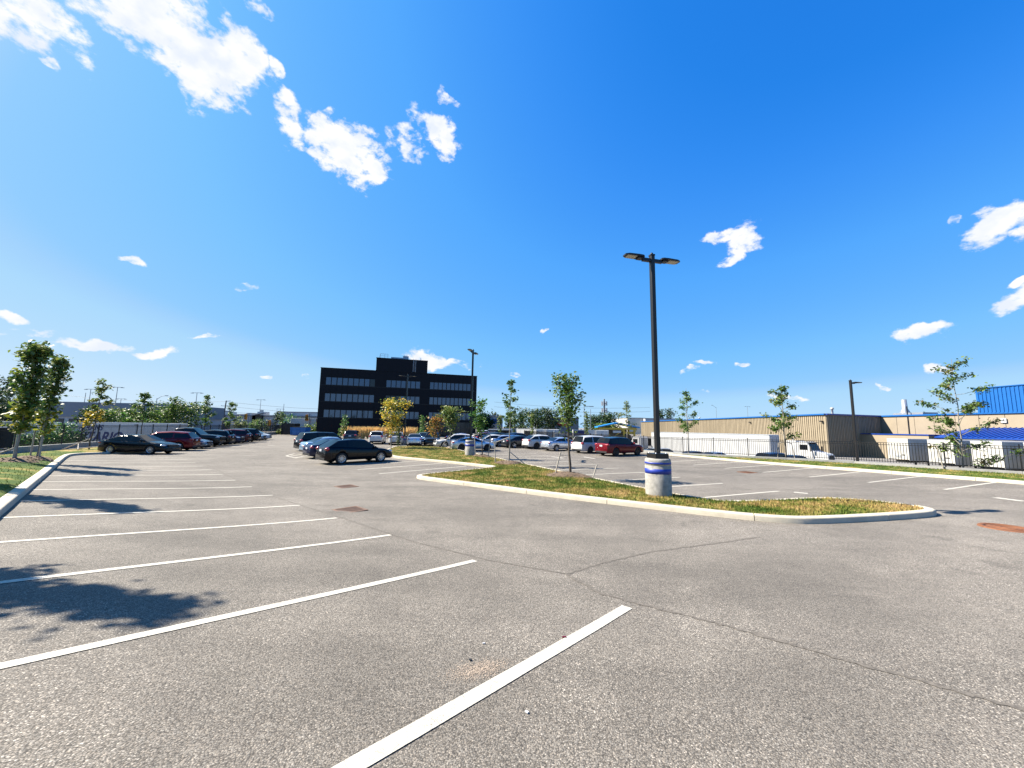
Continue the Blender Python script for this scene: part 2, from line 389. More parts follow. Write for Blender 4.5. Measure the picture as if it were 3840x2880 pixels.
WALL_L = [(-24, 12), (-34, 25.8), (-38.2, 34.7), (-46, 62), (-52, 82), (-60, 98)]
WALL_R = [(45, -12), (38, 6), (29.4, 21.6), (27.65, 23.9), (25.6, 28), (22.7, 30.9), (16.4, 35.8), (14.1, 40), (9.5, 52), (4, 72), (1, 98)]
LOT = [(-15, -12)] + WALL_L + WALL_R[::-1]
inner = []
def _grid(x0, x1, y0, y1, st):
    for i in range(int((x1 - x0) / st) + 1):
        for j in range(int((y1 - y0) / st) + 1):
            inner.append((x0 + i * st + rnd.uniform(-.1, .1) * st, y0 + j * st + rnd.uniform(-.1, .1) * st))
_grid(-10, 14, -4, 18, .7); _grid(-34, -10.8, -4, 40, 1.3); _grid(-10, 14, 18.7, 44, 1.3); _grid(14.7, 40, -6, 44, 1.4); _grid(-58, 14, 46, 97, 3.5)
lot = sheet('parking_lot', LOT, inner, tz, M_ASPH, 1.2)
tag(lot, kind='structure')
bvh = BVHTree.FromPolygons([v.co for v in lot.data.vertices], [p.vertices[:] for p in lot.data.polygons])
def gz(x, y):
    h = bvh.ray_cast(Vector((x, y, 30)), Vector((0, 0, -1)))
    return h[0].z if h[0] is not None else YARD
def gp(x, y, dz=0): return Vector((x, y, gz(x, y) + dz))

st = MB(); st.add([(-160, 98.02, -1.0), (60, 98.02, -1.0), (60, 420, -1.0), (-160, 420, -1.0)], [(0, 1, 2, 3)])
tag(obj('street', st.mesh('street'), None, M_ASPH), kind='structure')

# ---------------------------------------------------------------- painted stall lines (each line a piece of the lot)
def strip(name, a, b, w, m, dz=.006, parent=lot, step=.5, jit=0):
    a, b = Vector(a[:2]), Vector(b[:2]); d = b - a; Ln = d.length; d.normalize(); n = Vector((-d.y, d.x))
    k = max(1, int(Ln / step)); mb = MB(); vs = []
    for i in range(k + 1):
        c = a + d * Ln * i / k
        for s in (-1, 1):
            q = c + n * s * (w / 2 + rnd.uniform(-jit, jit)); vs.append(gp(q.x, q.y, dz))
    mb.add(vs, [(2 * i, 2 * i + 2, 2 * i + 3, 2 * i + 1) for i in range(k)])
    me = mb.mesh(name)
    if sum(p.normal.z for p in me.polygons) < 0: me.flip_normals()
    return obj(name, me, parent, m)
LW = .125
for k in range(14):
    strip('parking_line', uv(-1.12, 2.1 + 2.7 * k), uv(4.47, 2.1 + 2.7 * k), LW, M_PAINTW, step=.35, jit=.002)
RC = [np.array(p) * SC for p in ((24.74, 19.21), (23.69, 21.7), (22.65, 24.19), (21.6, 26.68), (20.56, 29.17), (19.52, 31.66), (18.47, 34.15))]
rd = np.array([.923, .386]); ru = np.array([-.386, .923])
for k in range(-2, 9):
    p = RC[0] + (RC[6] - RC[0]) * k / 6
    strip('parking_line', p - rd * 5.3, p - rd * .1, LW, M_PAINTW)
for k in range(0, 10):
    p = np.array([10.87, 15.33]) + np.array([-.932, 2.372]) * k
    strip('parking_line', p, p - rd * (5.0), LW, M_PAINTW)
for k in range(6):
    u = (19.91 + 2.66 * k)
    strip('parking_line', uv(10.95, u), uv(17.45, u), LW, M_PAINTW)
for a, b in (((10.95, 33.0), (10.95, 35.6)), ((10.95, 35.6), (12.2, 37.5)), ((10.95, 33.4), (13.4, 36)), ((11.2, 35.2), (13.4, 37.4)), ((12.8, 33.2), (15, 35.6))):
    strip('parking_line', uv(*a), uv(*b), LW, M_PAINTW)
def F_(k): return np.array([-28.3, 33.7]) + k * np.array([-.928, 2.695])
for k in range(9):
    p = F_(k - .5); strip('parking_line', p + np.array([.9, .3]), p - np.array([4.6, 1.6]), LW, M_PAINTW)
for px, py, px2, py2 in ((1191, 986.5, 1217, 989.5), (1258, 986.8, 1285, 990.6), (1715, 1846 * .576, 1745, 1066), (2150, 1043 + 32, 2212, 1083), (578, 962.5, 594, 962), (676, 962, 690, 962.5)):
    a, b = G(px, py), G(px2, py2); strip('lane_dash', a, b, .28, M_PAINTW)
# paving seams where two lays of asphalt meet
def seam(pts, w):
    for i in range(len(pts) - 1):
        a, b = G(*pts[i]), G(*pts[i + 1]); strip('paving_seam', a, b, w, M_SEAM, dz=.004, step=.05, jit=w * .5)
seam([(1226, 1240), (1300, 1216), (1400, 1193), (1520, 1177), (1640, 1160)], .05)
seam([(417, 988), (567, 1064), (737, 1118), (900, 1172), (1060, 1211), (1226, 1240)], .035)
seam([(1226, 1242), (1300, 1283), (1431, 1317), (1532, 1342), (1720, 1395), (1850, 1433), (1945, 1459), (2100, 1502), (2230, 1540)], .055)

# iron covers
def grate(px, py, w, m, label, ang):
    c = G(px, py); t = empty('catch_basin', label, 'drain grate', (c.x, c.y, gz(c.x, c.y) + .006), ang, 'catch basin grates in the lot')
    mb = MB(); h = w / 2
    for a, b in (((-h, -h), (h, -h + .06)), ((-h, h - .06), (h, h)), ((-h, -h + .06), (-h + .06, h - .06)), ((h - .06, -h + .06), (h, h - .06))): mb.box((*a, -.03), (*b, .012))
    part('frame', mb, m, t)
    for i in range(6):
        y = -h + .06 + (w - .12) * (i + .5) / 6; part('bar', MB().box((-h + .06, y - .022, -.03), (h - .06, y + .022, .008)), m, t)
    part('pit', MB().box((-h + .06, -h + .06, -.06), (h - .06, h - .06, -.001)), M_PIT, t)
grate(756, 1102, .72, M_RUST2, 'rusty catch basin grate in the aisle, nearer of the two', math.radians(48))
grate(748, 1051, .72, M_RUST2, 'rusty catch basin grate in the aisle, farther of the two', math.radians(48))
grate(1615, 1020.5, .8, M_RUST, 'rusty grate at the end of a stall line in the right lot', math.radians(22))
c = G(2183, 1142); t = empty('manhole_cover', 'round orange rusty manhole cover in the asphalt beyond the island tip', 'manhole cover', gp(c.x, c.y, .004))
mb = MB().lathe([(.001, .012), (.36, .012), (.375, .004), (.39, .004)], 32); part('lid', mb, M_RUST, t)
mb = MB().lathe([(.40, -.02), (.40, .016), (.5, .016), (.52, -.02)], 32); part('frame', mb, M_RUST, t)
for i in range(4):
    mb = MB().lathe([(.07 + i * .075, .0125), (.075 + i * .075, .02), (.1 + i * .075, .02), (.105 + i * .075, .0125)], 28); part('ring', mb, M_RUST, t)

# ---------------------------------------------------------------- kerbs
def kerb(label, pts, side, closed=False, h=.15, w=.24, seg=3.0, wy=None, step=.3):
    """pts: line of the face at the foot; side +1 puts the body to the left of the walking direction"""
    pts = densify(pts, step, closed); n = len(pts)
    root = tag(bpy.data.objects.new('kerb', None), kind='structure'); COL.objects.link(root)
    P = [Vector(p) for p in pts]; nor = []
    for i in range(n):
        a = P[(i - 1) % n] if (closed or i) else P[i]; b = P[(i + 1) % n] if (closed or i < n - 1) else P[i]
        d = (b - a).normalized(); nor.append(Vector((-d.y, d.x)) * side)
    i = 0; last = n if closed else n - 1; per = max(2, int(seg / step))
    while i < last:
        j = min(i + per, last)
        mb = MB(); rings = []
        for k in range(i, j + 1):
            p = P[k % n]; q = nor[k % n]
            if k in (i, j):
                e = (P[(k + 1) % n] - P[(k - 1) % n]).normalized() * .009
                p = p + (e if k == i else -e)
            z = tz1(p.x, p.y)
            f = lambda o, zz: Vector((p.x + q.x * o, p.y + q.y * o, z + zz))
            rings.append([f(0, -.12), f(.012, h - .035), f(.024, h - .01), f(.05, h), f(w - .015, h + .004), f(w, h - .01), f(w, -.12)])
        vs = [v for r in rings for v in r]; m = 7; fs = []
        for r in range(len(rings) - 1):
            for c in range(m - 1):
                qd = (r * m + c, (r + 1) * m + c, (r + 1) * m + c + 1, r * m + c + 1); fs.append(qd if side < 0 else qd[::-1])
        mb.add(vs, fs, True); mb.add(rings[0], [tuple(range(m))]); mb.add(rings[-1], [tuple(range(m))[::-1]])
        part('kerb_section', mb, M_CONC, root); i = j
    return nor

# big island between the rows: outline of the kerb foot, clockwise from the near left tip
ISL = [(-4.75, 18.9), (-4.4, 18.25), (-3.6, 17.6), (-1.5, 15.95), (1.65, 13.47), (4.64, 11.28), (5.5, 10.65), (6.25, 10.12), (6.95, 9.78), (7.6, 9.65), (9.3, 9.95), (11.2, 10.42), (12.1, 10.75), (12.5, 11.25), (12.45, 11.9), (12.0, 12.5), (11.4, 12.95), (10.6, 13.1), (8.9, 12.68), (7.3, 12.35), (6.75, 12.5), (6.2, 13.4),
       (5.4, 15.2), (3.15, 20.84), (1.2, 25.4), (-1.0, 30), (-3.6, 35.2), (-6.6, 41.3), (-7.6, 42.6), (-9, 43.2), (-12.6, 43), (-13.2, 42.2), (-12.2, 36), (-10.2, 31.2), (-8.6, 29.4), (-4.6, 26.7), (-1.35, 24.0), (-1.1, 23.5), (-1.35, 22.9), (-4.2, 19.8)]
ISLs = chaikin(ISL, 1, True)
def offset_poly(poly, d):
    n = len(poly); o = []
    for i in range(n):
        a, b, c = Vector(poly[i - 1]), Vector(poly[i]), Vector(poly[(i + 1) % n]); t = (c - a).normalized(); o.append(tuple(b + Vector((-t.y, t.x)) * d))
    return o
kerb('island kerb', ISLs, 1, True)
M_LAWN = None
def lawn_mat():
    m = bpy.data.materials.new('lawn'); m.use_nodes = True; nt = m.node_tree; N, L = nt.nodes, nt.links
    p = N['Principled BSDF']; p.inputs['Roughness'].default_value = .9; p.inputs['Specular IOR Level'].default_value = .15
    geo = N.new('ShaderNodeNewGeometry')
    def noise(sc, det, vec=geo.outputs['Position']):
        n = N.new('ShaderNodeTexNoise'); n.inputs['Scale'].default_value = sc; n.inputs['Detail'].default_value = det; n.inputs['Roughness'].default_value = .65; L.new(vec, n.inputs['Vector']); return n.outputs['Fac']
    at = N.new('ShaderNodeAttribute'); at.attribute_name = 'dry'
    add = N.new('ShaderNodeMath'); add.operation = 'ADD'; L.new(noise(1.1, 7), add.inputs[0]); L.new(at.outputs['Fac'], add.inputs[1])
    cr = N.new('ShaderNodeValToRGB'); e = cr.color_ramp.elements
    e[0].position = .40; e[0].color = (.05, .095, .014, 1); e[1].position = .70; e[1].color = (.38, .26, .11, 1)
    k = cr.color_ramp.elements.new(.52); k.color = (.13, .155, .03, 1); k = cr.color_ramp.elements.new(.58); k.color = (.25, .21, .06, 1)
    L.new(add.outputs[0], cr.inputs[0])
    mr = N.new('ShaderNodeMapRange'); mr.inputs['From Min'].default_value = .3; mr.inputs['From Max'].default_value = .7; mr.inputs['To Min'].default_value = .55; mr.inputs['To Max'].default_value = 1.4
    L.new(noise(18, 5), mr.inputs['Value'])
    mx = N.new('ShaderNodeMix'); mx.data_type = 'RGBA'; mx.blend_type = 'MULTIPLY'; mx.inputs[0].default_value = 1
    L.new(cr.outputs[0], mx.inputs[6]); L.new(mr.outputs[0], mx.inputs[7]); L.new(mx.outputs[2], p.inputs['Base Color'])
    tr = N.new('ShaderNodeBsdfTranslucent'); L.new(mx.outputs[2], tr.inputs[0]); ms = N.new('ShaderNodeMixShader'); ms.inputs[0].default_value = .2
    L.new(p.outputs[0], ms.inputs[1]); L.new(tr.outputs[0], ms.inputs[2]); L.new(ms.outputs[0], N['Material Output'].inputs[0])
    return m
M_LAWN = lawn_mat()
def lawn(poly, rise, seed, nblade, hb=(.03, .10), wb=.013, ymax=60, dryf=None):
    r = np.random.default_rng(seed)
    xs = [p[0] for p in poly]; ys = [p[1] for p in poly]
    ins = [(x, y) for x in np.arange(min(xs), max(xs), .45) for y in np.arange(min(ys), max(ys), .45)]
    ins = [(x + r.uniform(-.1, .1), y + r.uniform(-.1, .1)) for x, y in ins]
    pa = np.array(densify(poly, .5))
    def zf(x, y):
        d = np.sqrt(((x[:, None] - pa[None, :, 0]) ** 2 + (y[:, None] - pa[None, :, 1]) ** 2).min(1))
        return tz(x, y) + .13 + rise * (1 - np.exp(-d / 1.2)) + .012 * np.sin(x * 3.1 + y) * np.clip(d, 0, 1)
    o = sheet('lawn', poly, ins, zf, M_LAWN, .5); tag(o, kind='structure')
    me = o.data; dry = me.attributes.new('dry', 'FLOAT', 'POINT')
    dry.data.foreach_set('value', np.array([dryf(v.co.x, v.co.y) if dryf else 0 for v in me.vertices], dtype=np.float32))
    # blades
    co = np.array([v.co for v in me.vertices]); tri = [p.vertices[:] for p in me.polygons]
    tri = np.array([t for t in tri if len(t) == 3]); a, b, c = co[tri[:, 0]], co[tri[:, 1]], co[tri[:, 2]]
    ar = np.linalg.norm(np.cross(b - a, c - a), axis=1); cen = (a + b + c) / 3
    w = ar / np.maximum(np.linalg.norm(cen, axis=1), 8) ** 1.5; k = r.choice(len(tri), nblade, p=w / w.sum())
    u = r.random((nblade, 2)); f = u.sum(1) > 1; u[f] = 1 - u[f]
    P = a[k] + (b - a)[k] * u[:, :1] + (c - a)[k] * u[:, 1:]
    th = r.uniform(0, 6.283, nblade); hh = r.uniform(*hb, nblade) ; ww = wb * r.uniform(.6, 1.5, nblade)
    side = np.c_[np.cos(th), np.sin(th), np.zeros(nblade)] * ww[:, None]
    ph = r.uniform(0, 6.283, nblade); lean = np.c_[np.cos(ph), np.sin(ph), np.zeros(nblade)] * (hh * r.uniform(.1, .9, nblade))[:, None]
    P[:, 2] -= .01
    V = np.stack([P - side, P + side, P + lean + np.c_[np.zeros(nblade), np.zeros(nblade), hh]], 1).reshape(-1, 3)
    bm_ = bpy.data.meshes.new('grass'); bm_.vertices.add(len(V)); bm_.vertices.foreach_set('co', V.astype(np.float32).ravel())
    bm_.loops.add(len(V)); bm_.loops.foreach_set('vertex_index', np.arange(len(V), dtype=np.int32)); bm_.polygons.add(nblade)
    bm_.polygons.foreach_set('loop_start', np.arange(0, len(V), 3, dtype=np.int32)); bm_.update()
    da = bm_.attributes.new('dry', 'FLOAT', 'POINT'); base = np.array([dryf(x, y) if dryf else 0 for x, y in P[:, :2]])
    da.data.foreach_set('value', np.repeat(base + r.normal(0, .045, nblade), 3).astype(np.float32))
    go = obj('grass', bm_, None, M_LAWN); tag(go, 'short mown grass', None, kind='stuff')
    return o, zf
def dry_isl(x, y):
    d = .03
    for cx, cy, rr, k in ((3.2, 19.8, 1.6, .1), (4.9, 13.6, 1.0, .09), (10.8, 11.6, 1.0, .1), (-2.9, 18.9, .9, .08), (8.5, 11.3, .8, .07), (-.3, 26.8, 1.3, .08), (-2.6, 32.6, 1.2, .08), (12, 11.3, .5, .15)):
        d += k * math.exp(-((x - cx) ** 2 + (y - cy) ** 2) / rr ** 2)
    if y > 28: d += .03
    return d
LAWN_I, zI = lawn(offset_poly(ISLs, .235), .10, 3, 70000, dryf=dry_isl)
def bvh_of(o): return BVHTree.FromPolygons([v.co for v in o.data.vertices], [p.vertices[:] for p in o.data.polygons])
BV_I = bvh_of(LAWN_I)
# left verge
KL = [tuple(uv(-1.15, -9)), tuple(uv(-1.15, 20)), tuple(uv(-1.15, 39.6)), tuple(uv(-1.05, 41.8)), tuple(uv(-.6, 43.0)), tuple(uv(.4, 43.5)), tuple(uv(3.2, 44.2)), tuple(uv(4.2, 45.2)), tuple(uv(4.0, 48))]
KLs = chaikin(KL, 2)
kerb('left kerb', KLs, 1)
KLi = [tuple(Vector(KLs[i]) + Vector((-(Vector(KLs[min(i + 1, len(KLs) - 1)]) - Vector(KLs[max(i - 1, 0)])).normalized().y, (Vector(KLs[min(i + 1, len(KLs) - 1)]) - Vector(KLs[max(i - 1, 0)])).normalized().x)) * .235) for i in range(len(KLs))]
LL = KLi + [(-38.9, 38), (-38.05, 34.7), (-33.85, 25.9), (-23.8, 12.1), (-14, -9)]
LAWN_L, zL = lawn(LL, .22, 4, 30000, dryf=lambda x, y: -.05 + (.14 if y > 27 else 0) + .05 * math.sin(x * 2 + y * 1.3)); BV_L = bvh_of(LAWN_L)
# right verge
KR = [(31.5, -1.2), tuple(RC[0]), tuple(RC[6]), (15.6, 36.5), (15.0, 37.4), (14.9, 38.2)]
KRs = chaikin(KR, 2)
kerb('right kerb', KRs, -1, w=.3)
LR = [tuple(Vector(p) + Vector((.28, .11))) for p in KRs] + [(15.0, 38.4), (16.5, 35.95), (22.6, 30.8), (25.45, 27.95), (27.5, 23.85), (29.25, 21.55), (37.8, 5.95), (40, 0)]
LAWN_R, zR = lawn(LR[::-1], .06, 5, 26000, dryf=lambda x, y: .0 + .03 * math.sin(x * 3)); BV_R = bvh_of(LAWN_R)
def lz(x, y):
    for b in (BV_I, BV_L, BV_R):
        h = b.ray_cast(Vector((x, y, 30)), Vector((0, 0, -1)))
        if h[0] is not None: return h[0].z
    return gz(x, y)
def lp(x, y, dz=0): return Vector((x, y, lz(x, y) + dz))

# ---------------------------------------------------------------- retaining walls with picket fences
M_FENCE = mat('black_steel', (.014, .014, .016), .45, metal=.3, var=.1)
def wall_run(pts, h0, label, z1=YARD - .1, th=.3, name='retaining_wall', lab_join=None, side=1):
    root = empty(name, label, 'wall', (0, 0, 0))
    pts = densify(pts, 6, False)
    for i in range(len(pts) - 1):
        a, b = Vector(pts[i]), Vector(pts[i + 1]); d = (b - a).normalized(); n = Vector((-d.y, d.x)) * side
        a2, b2 = a + d * .006, b - d * .006; vs = []
        for p in (a2, b2):
            z = tz1(p.x, p.y)
            for o in (0, th): vs += [(p.x + n.x * o, p.y + n.y * o, z1), (p.x + n.x * o, p.y + n.y * o, z + h0)]
        mb = MB(); mb.add(vs, [(0, 1, 5, 4), (2, 6, 7, 3), (1, 3, 7, 5), (0, 2, 3, 1), (4, 5, 7, 6), (0, 4, 6, 2)])
        me = mb.mesh('wall_section'); bm = bmesh.new(); bm.from_mesh(me); bmesh.ops.recalc_face_normals(bm, faces=bm.faces); bm.to_mesh(me); bm.free()
        obj('wall_section', me, root, M_CONC2)
    return root
def fence_run(pts, h0, fh, label, off, pick=.14, side=1, limit=300, near=(0, 0), pr=.009, panel=2.4):
    root = empty('picket_fence', label, 'fence', (0, 0, 0))
    pm = MB().box((-.03, -.03, 0), (.03, .03, fh + .08)).box((-.04, -.04, fh + .08), (.04, .04, fh + .1)).mesh('post')
    km = MB().box((-pr, -pr, .06), (pr, pr, fh)).mesh('picket')
    L = [Vector(p) for p in densify(pts, panel, False)]; picks = []
    for i in range(len(L)):
        d = (L[min(i + 1, len(L) - 1)] - L[max(i - 1, 0)]).normalized(); n = Vector((-d.y, d.x)) * side
        L[i] = L[i] + n * off
    for i, p in enumerate(L):
        z = tz1(p.x, p.y) + h0; q = obj('post', pm, root, M_FENCE, (p.x, p.y, z))
        if i + 1 < len(L):
            b = L[i + 1]; zb = tz1(b.x, b.y) + h0; ang = math.atan2(b.y - p.y, b.x - p.x); q.rotation_euler.z = ang
            for hh in (.14, fh - .16, fh - .02):
                part('rail', MB().bar((p.x, p.y, z + hh), (b.x, b.y, zb + hh), .03, .035), M_FENCE, root)
            k = int((b - p).length / pick)
            for j in range(1, k):
                c = p + (b - p) * j / k; picks.append((c.x, c.y, z + (zb - z) * j / k, ang))
    picks.sort(key=lambda c: (c[0] - near[0]) ** 2 + (c[1] - near[1]) ** 2)
    for (x, y, z, a) in picks[:limit]: obj('picket', km, root, M_FENCE, (x, y, z), (0, 0, a))
    if len(picks) > limit:
        mb = MB()
        for (x, y, z, a) in picks[limit:]: mb.box((-pr, -pr, .06), (pr, pr, fh), Matrix.Translation((x, y, z)) @ Matrix.Rotation(a, 4, 'Z'))
        tag(part('picket', mb, M_FENCE, root), kind='stuff')
wall_run(WALL_R[1:], .30, 'low concrete wall under the black fence behind the right verge', side=-1)
fence_run(WALL_R[1:], .30, 1.45, 'long black picket fence in front of the white trailers', .15, side=-1, near=(27, 22), pr=.013)
wall_run(WALL_L[1:], .58, 'concrete wall under the fence behind the black sedan', side=1)
fence_run(WALL_L[1:], .58, 1.5, 'black picket fence in front of the lettered trailer', .15, side=1, near=(-30, 25))
wall_run([(-24, 12), (-33.9, 25.65)], .36, 'lower concrete wall at the left end of the verge', side=1)
fence_run([(-24, 12), (-33.8, 25.5)], .36, 1.5, 'black picket fence with a dark screen behind the left verge', .15, side=1, near=(-30, 20))
_a, _b = Vector((-26.2, 14.7)), Vector((-33.8, 25.4))
t = tag(obj('privacy_screen', MB().bar((_a.x - .25, _a.y + .2, .55), (_b.x - .25, _b.y + .2, .32), .02, 1.35).mesh('privacy_screen'), None, mat('black_mesh_cloth', (.008, .008, .009), .95, var=.2, scale=3)), 'black cloth screen on the fence at the left edge', 'privacy screen')
# ---------------------------------------------------------------- vehicles
M_GLASS = mat('car_glass', (.006, .007, .009), .05, var=.0, spec=.3)
M_TYRE = mat('tyre_rubber', (.016, .016, .017), .8, var=.2, scale=20)
M_ALLOY = mat('alloy', (.55, .56, .58), .3, metal=.9, var=.05)
M_ALLOYD = mat('dark_alloy', (.03, .03, .033), .35, metal=.7, var=.05)
M_TRIM = mat('black_plastic', (.018, .018, .02), .6, var=.1)
M_CHROME = mat('chrome', (.7, .7, .72), .15, metal=1, var=.02)
M_HEAD = mat('headlamp', (.55, .58, .62), .12, metal=.5, var=.1, scale=30, coat=1)
M_TAIL = mat('tail_lamp', (.35, .012, .014), .15, var=.15, scale=30, coat=1)
M_PLATE = mat('plate', (.72, .74, .78), .5, var=.05)
M_UNDER = mat('underbody', (.006, .006, .006), .95)
PAINT = dict(black=paint('black', (.008, .009, .012)), navy=paint('navy', (.012, .02, .06)), red=paint('red', (.17, .004, .012)), maroon=paint('maroon', (.09, .008, .016)),
    grey=paint('grey', (.13, .16, .20), .6), dark=paint('dark_grey', (.035, .04, .048), .5), white=paint('white', (.62, .62, .62), 0), silver=paint('silver', (.52, .56, .62), .7), lightblue=paint('light_blue', (.28, .44, .62), .5),
    bluegrey=paint('blue_grey', (.26, .36, .48), .6), blue=paint('blue', (.03, .10, .32), .3), darkblack=paint('deep_black', (.004, .004, .006)))

def lerp_prof(pr, x):
    if x <= pr[0][0]: return pr[0][1]
    for (a, b), (c, d) in zip(pr, pr[1:]):
        if x <= c:
            t = (x - a) / (c - a); t = t * t * (3 - 2 * t) * .35 + t * .65
            return b + (d - b) * t
    return pr[-1][1]
SPECS = {
 'sedan': dict(L=4.8, W=1.84, r=.335, xw=(-1.42, 1.42), sill=.24, top=[(-2.4, .62), (-2.37, .93), (-2.25, 1.04), (-1.6, 1.06), (.2, .98), (1.05, .96), (1.7, .87), (2.15, .76), (2.34, .64), (2.4, .5)],
    cab=dict(x=(-1.85, -1.0, -.35, .25, 1.12), z=(1.03, 1.40, 1.455, 1.42, .955), pil=(-.12, -.02), d=.18), hl=.66, tl=.86),
 'coupe': dict(L=4.6, W=1.82, r=.335, xw=(-1.32, 1.4), sill=.22, top=[(-2.3, .6), (-2.27, .95), (-2.15, 1.03), (-1.7, 1.05), (.2, .95), (1.0, .93), (1.7, .84), (2.1, .72), (2.25, .6), (2.3, .48)],
    cab=dict(x=(-2.0, -1.0, -.3, .2, 1.15), z=(1.02, 1.35, 1.40, 1.36, .93), pil=(-.2, -.08), d=.2), hl=.62, tl=.84),
 'suv': dict(L=4.7, W=1.88, r=.37, xw=(-1.38, 1.4), sill=.28, top=[(-2.35, .7), (-2.32, 1.0), (-2.25, 1.13), (-1.6, 1.12), (.2, 1.06), (1.0, 1.05), (1.75, .98), (2.15, .88), (2.31, .72), (2.35, .55)],
    cab=dict(x=(-2.25, -1.85, -.7, .3, 1.15), z=(1.1, 1.59, 1.68, 1.62, 1.04), pil=(-1.0, -.9), d=.2), hl=.80, tl=1.0),
 'crossover': dict(L=4.8, W=1.9, r=.375, xw=(-1.37, 1.4), sill=.28, top=[(-2.4, .65), (-2.36, 1.0), (-2.28, 1.12), (-1.6, 1.12), (.2, 1.02), (1.0, 1.0), (1.7, .93), (2.15, .82), (2.36, .66), (2.4, .5)],
    cab=dict(x=(-2.3, -1.55, -.55, .3, 1.2), z=(1.1, 1.55, 1.63, 1.58, .995), pil=(-1.05, -.95), d=.2), hl=.76, tl=1.0),
 'van': dict(L=5.1, W=1.98, r=.35, xw=(-1.5, 1.5), sill=.25, top=[(-2.55, .6), (-2.53, 1.0), (-2.48, 1.1), (-1.6, 1.08), (.4, 1.02), (1.3, 1.0), (1.9, .92), (2.35, .8), (2.5, .64), (2.55, .5)],
    cab=dict(x=(-2.46, -2.12, -.8, .55, 1.5), z=(1.07, 1.68, 1.76, 1.70, .99), pil=(-1.1, -1.0), d=.22), hl=.74, tl=1.0),
 'hatch': dict(L=4.35, W=1.78, r=.33, xw=(-1.28, 1.35), sill=.23, top=[(-2.17, .62), (-2.14, .95), (-2.05, 1.02), (-1.4, 1.02), (.3, .97), (1.0, .95), (1.6, .85), (2.0, .72), (2.14, .58), (2.17, .48)],
    cab=dict(x=(-2.05, -1.55, -.5, .25, 1.25), z=(1.0, 1.42, 1.50, 1.45, .945), pil=(-.95, -.86), d=.18), hl=.66, tl=.9),
 'pickup': dict(L=5.8, W=2.02, r=.41, xw=(-1.75, 1.95), sill=.42, top=[(-2.9, .8), (-2.88, 1.25), (-2.8, 1.33), (-1.2, 1.33), (.4, 1.28), (1.2, 1.27), (1.9, 1.24), (2.6, 1.16), (2.84, 1.0), (2.9, .7)],
    cab=dict(x=(-1.02, -.86, -.1, .55, 1.3), z=(1.31, 1.86, 1.95, 1.9, 1.26), pil=(-.08, .02), d=.2), hl=1.0, tl=1.1),
}
